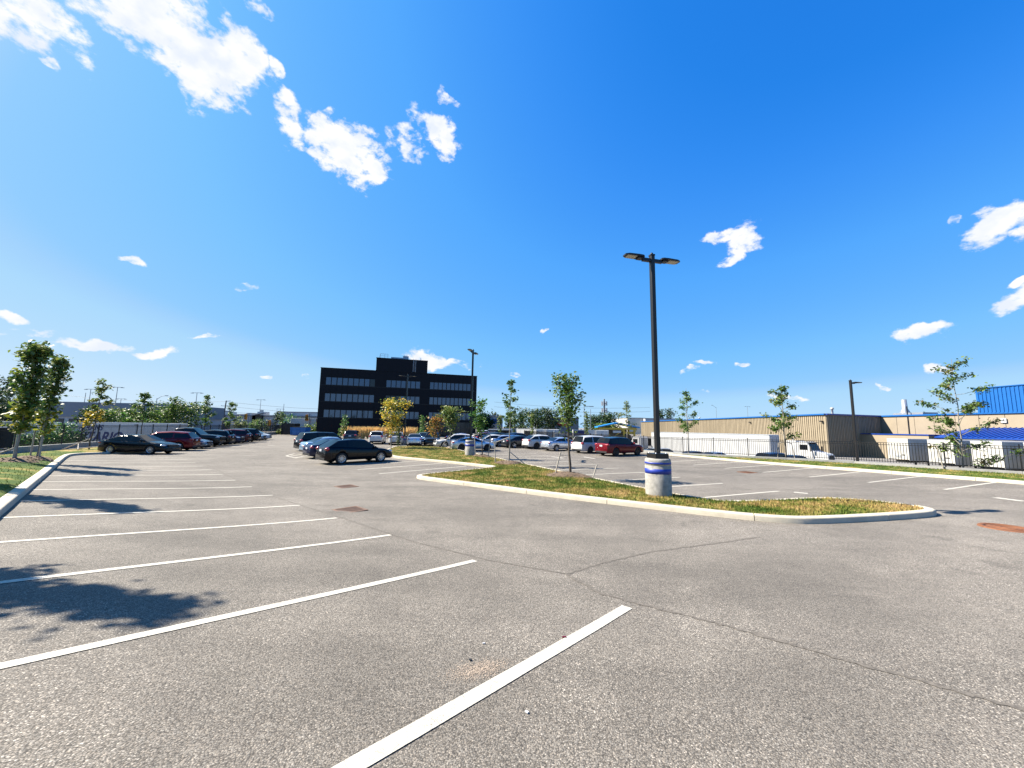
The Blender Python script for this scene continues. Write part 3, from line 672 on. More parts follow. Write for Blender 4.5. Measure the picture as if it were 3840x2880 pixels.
def car_meshes(kind):
    P = SPECS[kind]; L2 = P['L'] / 2; W2 = P['W'] / 2; r = P['r']; ra = r * 1.13
    def wid(x):
        t = abs(x) / L2; return W2 * (1 - .02 * t ** 2 - .17 * max(0, (t - .72) / .28) ** 2.2)
    def bot(x):
        z = P['sill'] + (.02 if abs(x) < L2 * .8 else .05 * (abs(x) - L2 * .8))
        for xw in P['xw']:
            if abs(x - xw) < ra: z = max(z, r + math.sqrt(max(ra * ra - (x - xw) ** 2, 0)) * 1.0)
        return z
    xs = set(np.linspace(-L2, L2, 30).round(4))
    xs |= {-L2 + .03, -L2 + .1, L2 - .03, L2 - .1}
    for xw in P['xw']:
        xs = {x for x in xs if abs(x - xw) > ra + .03}
        xs |= {xw + ra * math.cos(a) for a in np.linspace(0, math.pi, 11)} | {xw + ra * 1.001, xw - ra * 1.001}
    xs = sorted(xs); body = MB(); m = 9; vs = []; fs = []
    for x in xs:
        zb, zt, w = bot(x), lerp_prof(P['top'], x), wid(x); h = zt - zb; z0 = P['sill']; H = zt - z0
        def zz(f): return max(zb, z0 + f * H)
        fr = [(.95, 0), (.985, .10), (1.0, .38), (1.0, .58), (.985, .80), (.95, .93), (.88, .985), (.5, 1.0), (0, 1.005)]
        for s in (-1, 1):
            for (a, f) in fr: vs.append((x, s * w * a, (zb if f == 0 else zz(f)) + (.02 * (1 - abs(a)) if f > .98 else 0)))
    n = len(xs)
    for i in range(n - 1):
        for s in range(2):
            for j in range(m - 1):
                a = (i * 2 + s) * m + j; b = ((i + 1) * 2 + s) * m + j
                q = (a, b, b + 1, a + 1); fs.append(q if s == 0 else q[::-1])
    for i, e in ((0, 1), (n - 1, -1)):
        for j in range(m - 1):
            a = (i * 2) * m + j; b = (i * 2 + 1) * m + j; q = (a, a + 1, b + 1, b); fs.append(q if e > 0 else q[::-1])
    body.add(vs, fs, True)
    # cabin loft: stations along x, ring from belt to roof
    c = P['cab']; cx, cz = c['x'], c['z']; roofpts = list(zip(cx, cz))
    def roof(x):
        for (a, b), (d, e) in zip(roofpts, roofpts[1:]):
            if x <= d + 1e-6: return b + (e - b) * (x - a) / (d - a)
        return cz[-1]
    belt = lambda x: lerp_prof(P['top'], x) - .01
    zr = max(cz)
    def ring(x):
        zt = max(roof(x), belt(x) + .004); zb = belt(x); h = zt - zb; f = min(1, h / (zr - zb)); w = wid(x)
        wb = w * .93; wt = w * (.93 - .17 * f); k = min(.10, h * .35)
        yb = wb; yt = wt
        return [(x, yb, zb), (x, yb + (yt - yb) * .12, zb + .04 * f), (x, yt + .012 * f, zt - k), (x, yt - .045 * f, zt - k * .32), (x, yt - .16 * f, zt), (x, yt * .45, zt + .022 * f), (x, 0, zt + .03 * f)]
    A0, B0, C0, D0, E0 = cx
    st = [A0]; st += list(np.linspace(A0, B0, 5)[1:]); st += list(np.linspace(B0, D0, 10)[1:]); st += list(np.linspace(D0, E0, 6)[1:])
    p0, p1 = c['pil']; st = sorted(set([round(x, 4) for x in st] + [p0, p1, p0 - .6 if p0 - .6 > B0 else B0 + .02, .42 + (D0 - .25) if False else D0 - .04]))
    st = [x for i, x in enumerate(st) if i == 0 or x - st[i - 1] > .015]
    rings = [ring(x) for x in st]; cab = MB(); glass = {}
    def gl(name): return glass.setdefault(name, MB())
    # side glass runs from just behind the windscreen foot to just ahead of the rear screen foot
    for i in range(len(st) - 1):
        xm = (st[i] + st[i + 1]) / 2
        for s in (-1, 1):
            R0 = [(p[0], p[1] * s, p[2]) for p in rings[i]]; R1 = [(p[0], p[1] * s, p[2]) for p in rings[i + 1]]
            for j in range(6):
                q = [R0[j], R1[j], R1[j + 1], R0[j + 1]]
                if s < 0: q = q[::-1]
                q = q[::-1] if s > 0 and False else q
                tgt = cab; h0 = roof(xm) - belt(xm)
                if j == 1 and h0 > .13 and not (p0 - .005 < xm < p1 + .005) and A0 + .12 < xm < E0 - .16: 
                    tgt = gl('front_side_window' if xm > p1 else 'rear_side_window') 
                    tgt = glass.setdefault(('side_window', s, xm > p1), MB())
                elif j >= 4 and xm > D0 and xm < E0 - .03: tgt = gl('windscreen')
                elif j >= 4 and xm < B0 and xm > A0 + .02 and kind != 'x': tgt = gl('rear_window')
                tgt.add(q, [(0, 1, 2, 3)], True)
    def fin(mb, name, weld=True):
        me = mb.mesh(name); bm = bmesh.new(); bm.from_mesh(me); bmesh.ops.remove_doubles(bm, verts=bm.verts, dist=.0008)
        bmesh.ops.recalc_face_normals(bm, faces=bm.faces)
        bm.to_mesh(me); bm.free(); 
        for p in me.polygons: p.use_smooth = True
        return me
    out = {}
    out['body'] = fin(body, 'body')
    out['cabin'] = fin(cab, 'cabin')
    # orient cabin/glass outward
    G_ = []
    for k, mb in glass.items():
        nm = k if isinstance(k, str) else 'side_window'
        me = fin(mb, nm); cen = Vector((cx[2], 0, .8)); sgn = sum((Vector(p.center) - cen).dot(p.normal) for p in me.polygons)
        if sgn < 0: me.flip_normals()
        G_.append((nm, me))
    for key in ('body', 'cabin'):
        me = out[key]; sgn = sum((Vector(p.center) - Vector((0, 0, .75))).dot(p.normal) * p.area for p in me.polygons)
        if sgn < 0: me.flip_normals()
    out['glass'] = G_
    u = MB(); u.box((-L2 + .15, -W2 * .84, P['sill'] - .03), (L2 - .15, W2 * .84, P['sill'] + .40)); out['under'] = u.mesh('underbody')
    # lamps, grille, plates, mirrors, sills
    def blob(cx_, cy_, cz_, sx, sy, sz, n=10):
        mb = MB(); pr = [(math.cos(a), math.sin(a)) for a in np.linspace(-math.pi / 2, math.pi / 2, 7)]
        mb.lathe([(max(a, .001), b) for a, b in pr], n); mb.v = [(x * sx + cx_, y * sy + cy_, z * sz + cz_) for x, y, z in mb.v]; return mb
    wf = wid(L2 - .22); wr = wid(-L2 + .15); P_ = P
    out['lamps'] = []
    for s in (-1, 1):
        out['lamps'].append(('headlight', blob(L2 - .25, s * wf * .84, P['hl'], .24, .17, .075).mesh('headlight'), M_HEAD))
        out['lamps'].append(('tail_light', blob(-L2 + .14, s * wr * .86, P['tl'], .17, .19, .085 if kind in ('sedan', 'coupe', 'hatch') else .13).mesh('tail_light'), M_TAIL))
        mx = E0 - .32
        out['lamps'].append(('mirror', blob(mx, s * (wid(mx) * .93 + .13), belt(mx) + .09, .07, .12, .075).mesh('mirror'), None))
    out['trim'] = [('grille', MB().box((L2 - .10, -W2 * .5, P['hl'] - .14), (L2 + .012, W2 * .5, P['hl'] + .05)).mesh('grille'), M_TRIM),
        ('number_plate', MB().box((-L2 - .012, -.16, P['tl'] - .10 - (.12 if kind == 'hatch' else .05)), (-L2 + .06, .16, P['tl'] + .03 - .05)).mesh('number_plate'), M_PLATE),
        ('rear_valance', MB().box((-L2 - .004, -W2 * .72, P['sill'] + .02), (-L2 + .2, W2 * .72, P['sill'] + .17)).mesh('rear_valance'), M_TRIM),
        ('front_valance', MB().box((L2 - .2, -W2 * .66, P['sill'] + .02), (L2 + .004, W2 * .66, P['sill'] + .15)).mesh('front_valance'), M_TRIM)]
    hd = []
    for s in (-1, 1):
        for hx in (p0 - .35, p1 + .45 if False else p0 + .75):
            zb = belt(hx) - .11; w = wid(hx) * .985
            hd.append(MB().box((hx - .09, s * w - .018, zb - .013), (hx + .09, s * w + .018, zb + .013)).mesh('door_handle'))
    out['handles'] = hd
    # door seams: thin dark grooves standing just proud of the skin
    for s in (-1, 1):
        for sx in (p0 + .02, E0 - .42, p0 - 1.0):
            if any(abs(sx - xw) < ra + .05 for xw in P['xw']): continue
            mb = MB(); zt = lerp_prof(P['top'], sx); H = zt - P['sill']; pts = [(sx, s * (wid(sx) * a + .001), P['sill'] + f * H) for a, f in ((.985, .10), (1.0, .38), (1.0, .58), (.985, .8), (.95, .93))]
            for a, b in zip(pts, pts[1:]): mb.bar(a, b, .008, .006, up=(1, 0, 0))
            out['trim'].append(('door_seam', mb.mesh('door_seam'), M_TRIM))
    t = MB(); rw = .225
    t.lathe([(r * .66, -rw / 2 * .8), (r * .72, -rw / 2), (r * .93, -rw / 2), (r * .99, -rw / 2 * .8), (r, -rw / 2 * .5), (r, rw / 2 * .5), (r * .99, rw / 2 * .8), (r * .93, rw / 2), (r * .72, rw / 2), (r * .66, rw / 2 * .8), (r * .66, -rw / 2 * .8)], 28, 'y')
    out['tyre'] = t.mesh('wheel')
    def rim(ns, wsp):
        mb = MB(); o = rw / 2 - .012
        for sg in (1,):
            mb.lathe([(r * .60, o - .05), (r * .66, o), (r * .68, o), (r * .68, o - .1), (r * .60, o - .1)], 28, 'y')
            mb.lathe([(.001, o - .012), (r * .14, o - .012), (r * .17, o - .03), (r * .17, o - .08)], 16, 'y')
            for k in range(ns):
                a = 2 * math.pi * k / ns; d = Vector((math.cos(a), 0, math.sin(a)))
                p, q = d * r * .1, d * r * .64
                mb.bar((p.x, o - .035, p.z), (q.x, o - .025, q.z), wsp, .03, up=(0, 1, 0))
        return mb.mesh('rim')
    out['rims'] = {5: rim(5, r * .2), 10: rim(10, r * .11), 7: rim(7, r * .15)}
    db = MB().lathe([(.001, rw / 2 - .075), (r * .62, rw / 2 - .075), (r * .67, rw / 2 - .06), (r * .67, -rw / 2 * .8), (.001, -rw / 2 * .8)], 20, 'y'); out['disc'] = db.mesh('brake_disc')
    if kind == 'pickup':
        out['bedliner'] = MB().box((-2.8, -W2 * .80, 1.30), (-1.12, W2 * .80, 1.352)).mesh('bed')
    return out
CARM = {}
def car(kind, colour, x, y, heading, label, scale=1.0, rims=5, rimdark=False, detail=2, roofcol=None, z=None, group='cars parked in the lot', cat='car', name=None, zoff=0):
    """heading: azimuth the nose points to"""
    if kind not in CARM: CARM[kind] = car_meshes(kind)
    M = CARM[kind]; P = SPECS[kind]; rz = math.radians(90 - heading)
    d = Vector((math.cos(rz), math.sin(rz))); n = Vector((-d.y, d.x))
    zf = gz if z is None else (lambda a, b: z)
    h = P['xw'][1] * scale; pf = zf(x + d.x * h, y + d.y * h); pb = zf(x - d.x * h, y - d.y * h); pl = zf(x + n.x * .8, y + n.y * .8); pr_ = zf(x - n.x * .8, y - n.y * .8)
    nm = {'sedan': 'sedan_car', 'coupe': 'sedan_car', 'suv': 'suv_car', 'crossover': 'crossover_car', 'van': 'minivan', 'hatch': 'hatchback_car', 'pickup': 'pickup_truck'}[kind]
    root = empty(name or nm, label, cat, (x, y, (pf + pb) / 2 + .003 + zoff), 0, group)
    root.rotation_euler = (math.atan2(pl - pr_, 1.6) , -math.atan2(pf - pb, 2 * h), rz); root.scale = (scale,) * 3
    pm = PAINT[colour]
    def put(name, me, m, loc=None, rot=None, par=root):
        o = obj(name, me, par, m, loc, rot)
        if m is not None and me.materials and me.materials[0] != m: omat(o, m)
        return o
    put('body', M['body'], pm); put('cabin', M['cabin'], PAINT[roofcol] if roofcol else pm)
    for nm2, me in M['glass']: put(nm2, me, M_GLASS)
    put('underbody', M['under'], M_UNDER)
    for nm2, me, m in M['lamps']: put(nm2, me, m or pm)
    if detail:
        for nm2, me, m in M['trim']:
            if nm2 == 'door_seam' and detail < 2: continue
            put(nm2, me, m)
        if detail > 1:
            for me in M['handles']: put('door_handle', me, pm)
    if kind == 'pickup': put('bed', M['bedliner'], M_TRIM)
    for xw in P['xw']:
        for s in (-1, 1):
            w = put('wheel', M['tyre'], M_TYRE, (xw, s * (P['W'] / 2 - .125), P['r']), (0, 0, 0 if s > 0 else math.pi))
            put('brake_disc', M['disc'], M_TRIM, par=w)
            put('rim', M['rims'][rims], M_ALLOYD if rimdark else M_ALLOY, par=w)
    return root
def carA(kind, colour, px, Y, heading, label, **k):
    p = A(px, Y); return car(kind, colour, p.x, p.y, heading, label, **k)
GL, GM, GB, GR = 'cars in the left row', 'cars in the middle island stalls', 'cars parked before the black office', 'cars in the right row'
# left row
def leftcar(k, kind, colour, flip, label, back=2.35, hd=71, **kw):
    f = F_(k); a = math.radians(71); c = f - back * np.array([math.sin(a), math.cos(a)])
    car(kind, colour, c[0], c[1], hd + (180 if flip else 0), label, group=GL, **kw)
leftcar(-1.45, 'sedan', 'black', False, 'black sedan nearest in the left row, nose to the aisle', rims=10, hd=86, back=1.95)
leftcar(0, 'suv', 'red', True, 'bright red suv backing the aisle, right behind the nearest black sedan')
leftcar(1, 'coupe', 'grey', False, 'blue grey sedan with nose out between red suv and black pickup', rimdark=True)
leftcar(2, 'pickup', 'black', False, 'tall black pickup truck with chromed nose in the left row', cat='pickup truck', back=2.9)
leftcar(3, 'suv', 'darkblack', True, 'black suv tail out just beyond the black pickup', detail=1)
leftcar(4, 'crossover', 'navy', False, 'dark navy crossover with nose out and bright wheels in the left row', detail=1)
leftcar(5, 'suv', 'maroon', True, 'dark maroon suv tail out beyond the navy crossover', detail=1)
leftcar(6, 'van', 'darkblack', True, 'black minivan tail out beyond the maroon suv', cat='minivan', detail=1)
leftcar(7.4, 'hatch', 'grey', False, 'grey hatchback with nose out near the end of the left row', detail=1)
leftcar(8.4, 'hatch', 'white', False, 'white hatchback nose out at the far end of the left row', detail=1)
# middle stalls
car('crossover', 'darkblack', -10.9, 26.4, 42, 'shiny black crossover with ten spoke wheels beside the island', rims=10, group=GM)
car('sedan', 'lightblue', -15.9, 33.2, 42, 'light blue sedan parked behind the black crossover', rims=10, group=GM)
car('sedan', 'navy', -13.9, 30.2, 42, 'dark blue sedan mostly hidden between light blue sedan and black crossover', group=GM, detail=1)
car('van', 'darkblack', -18.3, 36.8, 42, 'black minivan behind the light blue sedan', group=GM, cat='minivan', detail=1)
# row in front of the office
carA('suv', 'dark', 763, 54, -14, 'dark grey suv seen from behind under the tan grasses', group=GB, detail=1)
carA('suv', 'white', 817, 50.2, -14, 'white suv seen from behind just right of the yellow tree', group=GB, detail=1)
carA('crossover', 'white', 859, 49, -14, 'white crossover seen from behind with wide dark rear window', group=GB, detail=1)
carA('sedan', 'silver', 897, 47.3, -14, 'silver sedan seen from behind beside the small lamp base', group=GB, detail=1)
carA('hatch', 'bluegrey', 916, 53.5, 165, 'small light blue hatchback half hidden by the silver sedan', group=GB, detail=1)
carA('suv', 'dark', 935, 48.6, 172, 'dark grey suv facing the camera under the orange tree', group=GB, detail=1)
carA('crossover', 'white', 984, 43.5, -112, 'white crossover facing left behind the small silver coupe', group=GB)
carA('coupe', 'silver', 1023, 40, 75, 'silver coupe with dark red lamp right behind the middle lamp base', group=GB, rims=10, rimdark=True)
carA('sedan', 'blue', 1000, 56, 60, 'blue sedan peeping over the white crossover', group=GB, detail=1)
carA('pickup', 'white', 1042, 55, -20, 'white pickup truck parked behind the dark suv with red lamps', group=GR, cat='pickup truck', detail=1)
carA('suv', 'maroon', 1058, 53.5, 62, 'dark maroon suv behind the stakes of the thin tree', group=GR, detail=1)
carA('hatch', 'white', 1058, 47.5, -115, 'white hatchback behind the nose of the silver coupe', group=GR, detail=1)
carA('suv', 'red', 1083, 51, 62, 'red suv seen from behind in the far right row', group=GR, roofcol='black', detail=1)
carA('sedan', 'silver', 1094, 48, 62, 'pale silver sedan behind the thin staked tree', group=GR, detail=1)
carA('sedan', 'blue', 1113, 49.3, 62, 'blue sedan half hidden behind a dark grey sedan', group=GR, detail=1)
carA('sedan', 'dark', 1126, 46.2, 62, 'dark grey sedan left of the white crossover in the right row', group=GR)
carA('suv', 'navy', 1122, 54, 62, 'dark suv roof showing above the dark grey sedan', group=GR, detail=1)
carA('crossover', 'white', 1172, 44.8, 62, 'white crossover with black wheels left of the silver sedan', group=GR, rimdark=True)
carA('sedan', 'silver', 1214, 42.2, 60, 'silver sedan parked left of the white minivan', group=GR)
carA('van', 'white', 1284, 39.6, 58, 'white minivan next to the red suv', group=GR, rimdark=True, cat='minivan')
carA('suv', 'red', 1338, 36.4, 60, 'dark red suv with black roof nearest in the right row', group=GR, rimdark=True, roofcol='darkblack', scale=1.04)
# cars down in the truck yard
for px, Y, kd, co, lb in ((1400, 45, 'sedan', 'black', 'black sedan roof behind the wall, left of the lamp post'), (1432, 46, 'suv', 'white', 'white suv roof behind the wall by the lamp post'), (1500, 44, 'sedan', 'dark', 'dark sedan roof showing over the low wall near the thin sapling'), (1545, 43, 'sedan', 'silver', 'silver sedan roof over the low wall beside the long trailer'), (1672, 40, 'suv', 'navy', 'dark blue suv roof left of the sapling and the white tractor'), (1714, 39.5, 'sedan', 'black', 'black sedan roof below the white tractor')):
    p = A(px, Y, 0); car(kd, co, p.x, p.y, 70, lb, z=-2.35, detail=0, group='cars down in the truck yard')
# ---------------------------------------------------------------- buildings
M_BLACK = mat('black_cladding', (.0055, .0065, .011), .5, var=.2, scale=.8, spec=.15)
M_PANE = mat('mirror_pane', (.085, .105, .145), .06, metal=.75, var=.12, scale=.25)
M_PANED = mat('dark_pane', (.012, .015, .022), .08, metal=.0, var=.1)
M_FRAME = mat('dark_frame', (.01, .012, .018), .4)
M_STEEL = mat('galvanised', (.35, .37, .40), .4, metal=.6, var=.12)
M_BEIGE = mat('beige_panel', (.335, .275, .19), .85, var=.08, scale=1.2, bump=.15, bscale=30)
M_BEIGE2 = mat('beige_precast', (.345, .285, .205), .85, var=.08, scale=.6, bump=.15, bscale=30)
M_BLUE = mat('blue_metal', (.004, .115, .40), .45, var=.06, scale=1)
M_BLUE2 = mat('deep_blue_metal', (.006, .05, .30), .4, var=.06, scale=1)
M_BLUE3 = mat('bright_blue_roof', (.02, .30, .75), .5, var=.06, scale=1)
M_YEL = mat('yellow_steel', (.72, .48, .05), .5, var=.06)
M_PALE = mat('pale_render', (.50, .51, .54), .8, var=.06, scale=.4)
M_PALE2 = mat('cream_render', (.70, .66, .58), .8, var=.06, scale=.4)
M_GREYB = mat('grey_cladding', (.20, .23, .28), .6, var=.08, scale=.4)
M_DARKW = mat('dark_shopfront', (.02, .024, .03), .15, var=.3, scale=1.2)
M_WHITE = mat('white_panel', (.60, .60, .60), .45, var=.05, scale=.7)
M_WHITE2 = mat('white_dirty', (.50, .49, .47), .6, var=.12, scale=1.1)

def text(body, name, m, parent, size, loc, rot, shear=0, ext=.01, off=0, align='CENTER'):
    cu = bpy.data.curves.new(name, 'FONT'); cu.body = body; cu.size = size; cu.shear = shear; cu.extrude = ext; cu.offset = off; cu.align_x = align
    tmp = bpy.data.objects.new('tmp', cu); COL.objects.link(tmp)
    me = bpy.data.meshes.new_from_object(tmp.evaluated_get(bpy.context.evaluated_depsgraph_get())); bpy.data.objects.remove(tmp)
    me.name = name; me.materials.clear()
    return obj(name, me, parent, m, loc, rot)

# black office block
O = Vector((-42.4, 81, 0)); E_ = Vector((33.5, 10.3, 0)).normalized(); rz = math.atan2(E_.y, E_.x); zb = tz1(-25, 86) - .02
off = empty('office_building', 'black four storey office block with rows of mirrored windows', 'building', (O.x, O.y, zb), rz)
H0 = 15.0; top = H0; D_ = 18
LB = lambda z: z - zb
part('wall', MB().box((0, 0, 0), (35.2, D_, LB(13.9))), M_BLACK, off)
part('parapet', MB().box((-.08, -.08, LB(13.9)), (35.28, D_ + .08, LB(14.02))), M_BLACK, off)
part('penthouse', MB().box((11.45, -.05, LB(13.9) + .12), (23.05, 11, LB(16.95))), M_BLACK, off)
part('penthouse_cap', MB().box((11.38, -.12, LB(16.95)), (23.12, 11.07, LB(17.05))), M_BLACK, off)
ROWS = ((10.2, 11.9), (6.55, 8.3), (3.0, 4.7)); BL = ((1.15, 11.45, 9), (13.85, 21.55, 7), (23.75, 33.7, 10))
fm, pmn = {}, {}
for bi, (s0, s1, n) in enumerate(BL):
    pw = (s1 - s0) / n; w = pw - .10
    for ri, (z0, z1) in enumerate(ROWS):
        h = z1 - z0; key = (bi, ri)
        f = MB(); f.box((0, -.06, 0), (w, .0, .05)).box((0, -.06, h - .05), (w, 0, h)).box((0, -.06, .05), (.045, 0, h - .05)).box((w - .045, -.06, .05), (w, 0, h - .05))
        fme = f.mesh('window'); pme = MB().box((.045, -.03, .05), (w - .045, -.012, h - .05)).mesh('pane'); bme = MB().box((.05, -.036, h * .42), (w - .05, -.031, h - .06)).mesh('blind')
        for i in range(n):
            wo = obj('window', fme, off, M_FRAME, (s0 + i * pw + .05, -.003, LB(z0)))
            dark = (bi == 1 and ri == 1 and i < 3) or (bi == 0 and ri == 0 and i == 8)
            p_ = obj('pane', pme, wo, M_PANE); 
            if dark: omat(p_, M_PANED)
for s0, s1, n in BL:
    pw = (s1 - s0) / n
    for (z0, z1) in ((2.95 - 2.7, 2.9), (4.8, 6.45), (8.4, 10.1), (12.0, 13.75)):
        sme = MB().box((.02, -.045, 0), (pw - .02, -.002, z1 - z0)).mesh('spandrel_panel')
        for i in range(n): obj('spandrel_panel', sme, off, M_BLACK, (s0 + i * pw, 0, LB(z0)))
# glazed entrance recess on the ground floor and the right hand end
for i in range(12):
    x0 = 21.8 + i * 1.08; part('ground_floor_glazing', MB().box((x0, -.05, .25), (x0 + 1.0, -.004, LB(2.4))), M_DARKW, off)
part('entrance_canopy', MB().box((22, -1.6, LB(2.55)), (30, -.06, LB(2.75))), M_BLACK, off)
for j in range(1, 4):
    mb = MB(); z = (2.92, 6.5, 10.15)[j - 1]; part('string_course', MB().box((.02, -.06, LB(z) - .03), (35.18, -.004, LB(z) + .03)), M_FRAME, off)
# roof gear
t = off
mb = MB()
for x in (12.2, 13.2, 13.9): mb.bar((x, .4, LB(17.05)), (x, .4, LB(18.05)), .07)
mb.bar((12.2, .4, LB(18.05)), (13.9, .4, LB(18.05)), .06).bar((12.2, .4, LB(17.6)), (13.9, .4, LB(17.6)), .05).bar((12.2, .4, LB(18.05)), (12.05, .4, LB(17.05)), .05)
part('roof_railing', mb, M_STEEL, off)
mb = MB().box((14.6, 1, LB(17.05)), (17.3, 3, LB(17.55))).box((17.3, 1, LB(17.05)), (18.6, 3, LB(18.0))); part('roof_unit', mb, mat('pale_blue_unit', (.30, .42, .52), .5), off)
for x in (17.7, 18.2): part('flue', MB().tube([(x, 2, LB(18.0)), (x, 2, LB(18.45))], .06, 8), M_STEEL, off)
part('vent_pipe', MB().tube([(21.5, 2, LB(17.05)), (21.5, 2, LB(17.95))], .07, 8), M_STEEL, off)
mb = MB().bar((19.7, -.12, LB(14.1)), (19.7, -.12, LB(17.3)), .05).bar((20.3, -.12, LB(14.1)), (20.3, -.12, LB(17.3)), .05)
for i in range(12): mb.bar((19.7, -.12, LB(14.3) + i * .25), (20.3, -.12, LB(14.3) + i * .25), .035)
part('roof_ladder', mb, M_STEEL, off)

# long ribbed warehouse and its panelled wing
C1 = Vector((56, 66)); C0 = Vector((49, 140)); C2 = Vector((70.4, 70.6)); C3 = Vector((70.6, 20))
ZR = 4.7
wh = empty('warehouse', 'long beige warehouse with ribbed walls and a blue roof edge', 'warehouse', (56, 66, YARD))
hz = lambda z: z - YARD
def lw(p): return Vector((p.x - 56, p.y - 66))
def quadwall(name, a, b, z0, z1, m, th=.3, zz1=None):
    a, b = lw(a), lw(b); d = (b - a).normalized(); n = Vector((d.y, -d.x))
    mb = MB(); zz1 = z1 if zz1 is None else zz1
    vs = [(a.x, a.y, hz(z0)), (b.x, b.y, hz(z0)), (b.x, b.y, hz(zz1)), (a.x, a.y, hz(z1))]; vs += [(v[0] - n.x * th, v[1] - n.y * th, v[2]) for v in vs]
    mb.add(vs, [(0, 1, 2, 3), (7, 6, 5, 4), (0, 4, 5, 1), (1, 5, 6, 2), (2, 6, 7, 3), (3, 7, 4, 0)]); return part(name, mb, m, wh)
ZR0 = 4.25
quadwall('wall', C0, C1, YARD, ZR0, M_BEIGE, zz1=ZR); quadwall('wall', C1, C2, YARD, ZR, M_BEIGE); quadwall('wall', C2, C3, YARD, ZR - .4, M_BEIGE2)
def ribs(a, b, z1a, z1b, pitch, w, d, m, name='rib'):
    L_ = (b - a).length; k = int(L_ / pitch); mb = MB(); e = (b - a).normalized(); n = Vector((e.y, -e.x))
    for i in range(k):
        w2 = w * rnd.uniform(.7, 1.2); c = lw(a + e * (i + .5) * pitch); z1 = z1a + (z1b - z1a) * i / k
        p = [c - e * w2 / 2, c + e * w2 / 2, c + e * w2 / 2 + n * d, c - e * w2 / 2 + n * d]
        mb.add([(q.x, q.y, hz(YARD) + .02) for q in p] + [(q.x, q.y, hz(z1) - .3) for q in p], [(0, 3, 2, 1), (4, 5, 6, 7), (0, 1, 5, 4), (1, 2, 6, 5), (2, 3, 7, 6), (3, 0, 4, 7)])
    return tag(part(name, mb, m, wh), kind='stuff')
ribs(C0, C1, ZR0, ZR, .42, .24, .10, M_BEIGE); ribs(C1, C2, ZR, ZR, .42, .24, .10, M_BEIGE)
for k in range(17):
    q0, q1 = lw(C2 + (C3 - C2) * k / 17), lw(C2 + (C3 - C2) * (k + 1) / 17); d = (q1 - q0).normalized() * .03; q0, q1 = q0 + d, q1 - d
    part('precast_panel', MB().bar((q0.x - .06, q0.y, hz(1.0)), (q1.x - .06, q1.y, hz(1.0)), .10, (ZR - 1.05) * 2), M_BEIGE2, wh)
def edge(a, b, za, zb_, m, h=.24, o=.06):
    a, b = lw(a), lw(b); d = (b - a).normalized(); n = Vector((d.y, -d.x)) * o
    part('roof_edge', MB().bar((a.x + n.x, a.y + n.y, hz(za)), (b.x + n.x, b.y + n.y, hz(zb_)), .5, h), m, wh)
edge(C0, C1, ZR0, ZR, M_BLUE); edge(C1, C2, ZR, ZR, M_BLUE2); edge(C2, C3, ZR, ZR, M_BLUE)
rf = MB(); r0 = [lw(p) for p in (C0, C1, C2, C3, Vector((140, 20)), Vector((130, 140)))]; rf.add([(p.x, p.y, hz(ZR0 if i in (0, 5) else ZR) - .05) for i, p in enumerate(r0)], [tuple(range(6))])
part('roof', rf, M_GREYB, wh)
# blue upper storey
ub = MB().box((70.2 - 56, 24 - 66, hz(ZR) + .02), (96 - 56, 55.6 - 66, hz(8.4))); part('upper_block', ub, M_BLUE, wh)
mb = MB()
for i in range(70): mb.box((70.12 - 56, 24 - 66 + .2 + i * .45, hz(ZR) + .05), (70.2 - 56, 24 - 66 + .38 + i * .45, hz(8.3)))
tag(part('rib', mb, M_BLUE, wh), kind='stuff')
part('upper_block_cap', MB().box((70.05 - 56, 23.9 - 66, hz(8.4)), (96.1 - 56, 55.75 - 66, hz(8.52))), M_BLUE, wh)
# dock annex and blue canopy
part('annex', MB().box((64.5 - 56, 57.5 - 66, 0), (70.2 - 56, 69.2 - 66, hz(1.25))), M_BEIGE2, wh)
part('annex_edge', MB().box((64.4 - 56, 57.4 - 66, hz(1.25)), (70.2 - 56, 69.25 - 66, hz(1.42))), M_BLUE2, wh)
part('dock_wall', MB().box((68 - 56, 24 - 66, 0), (70.25 - 56, 57.4 - 66, hz(1.2))), M_GREYB, wh)
can = MB(); a, b = (65 - 56, 69.9 - 56); y0, y1 = 24 - 66, 57.2 - 66
can.add([(a, y0, hz(1.1)), (a, y1, hz(1.1)), (b, y1 - 1.0, hz(2.55)), (b, y0, hz(2.55)), (a, y0, hz(.93)), (a, y1, hz(.93)), (b, y1 - 1.0, hz(.8)), (b, y0, hz(.8))], [(0, 1, 2, 3)[::-1], (4, 5, 6, 7), (0, 4, 5, 1), (1, 5, 6, 2), (2, 6, 7, 3), (3, 7, 4, 0)])
part('dock_canopy', can, M_BLUE2, wh)
mb = MB()
for i in range(52):
    y = y0 + .3 + i * .6
    if y < y1 - 1.1: part('canopy_seam', MB().bar((a - .02, y, hz(1.14)), (b, y, hz(2.59)), .08, .1), M_BLUE2, wh)
part('canopy_fascia', MB().box((65.1 - 56, y0, hz(.3)), (65.3 - 56, y1, hz(.92))), M_FRAME, wh)
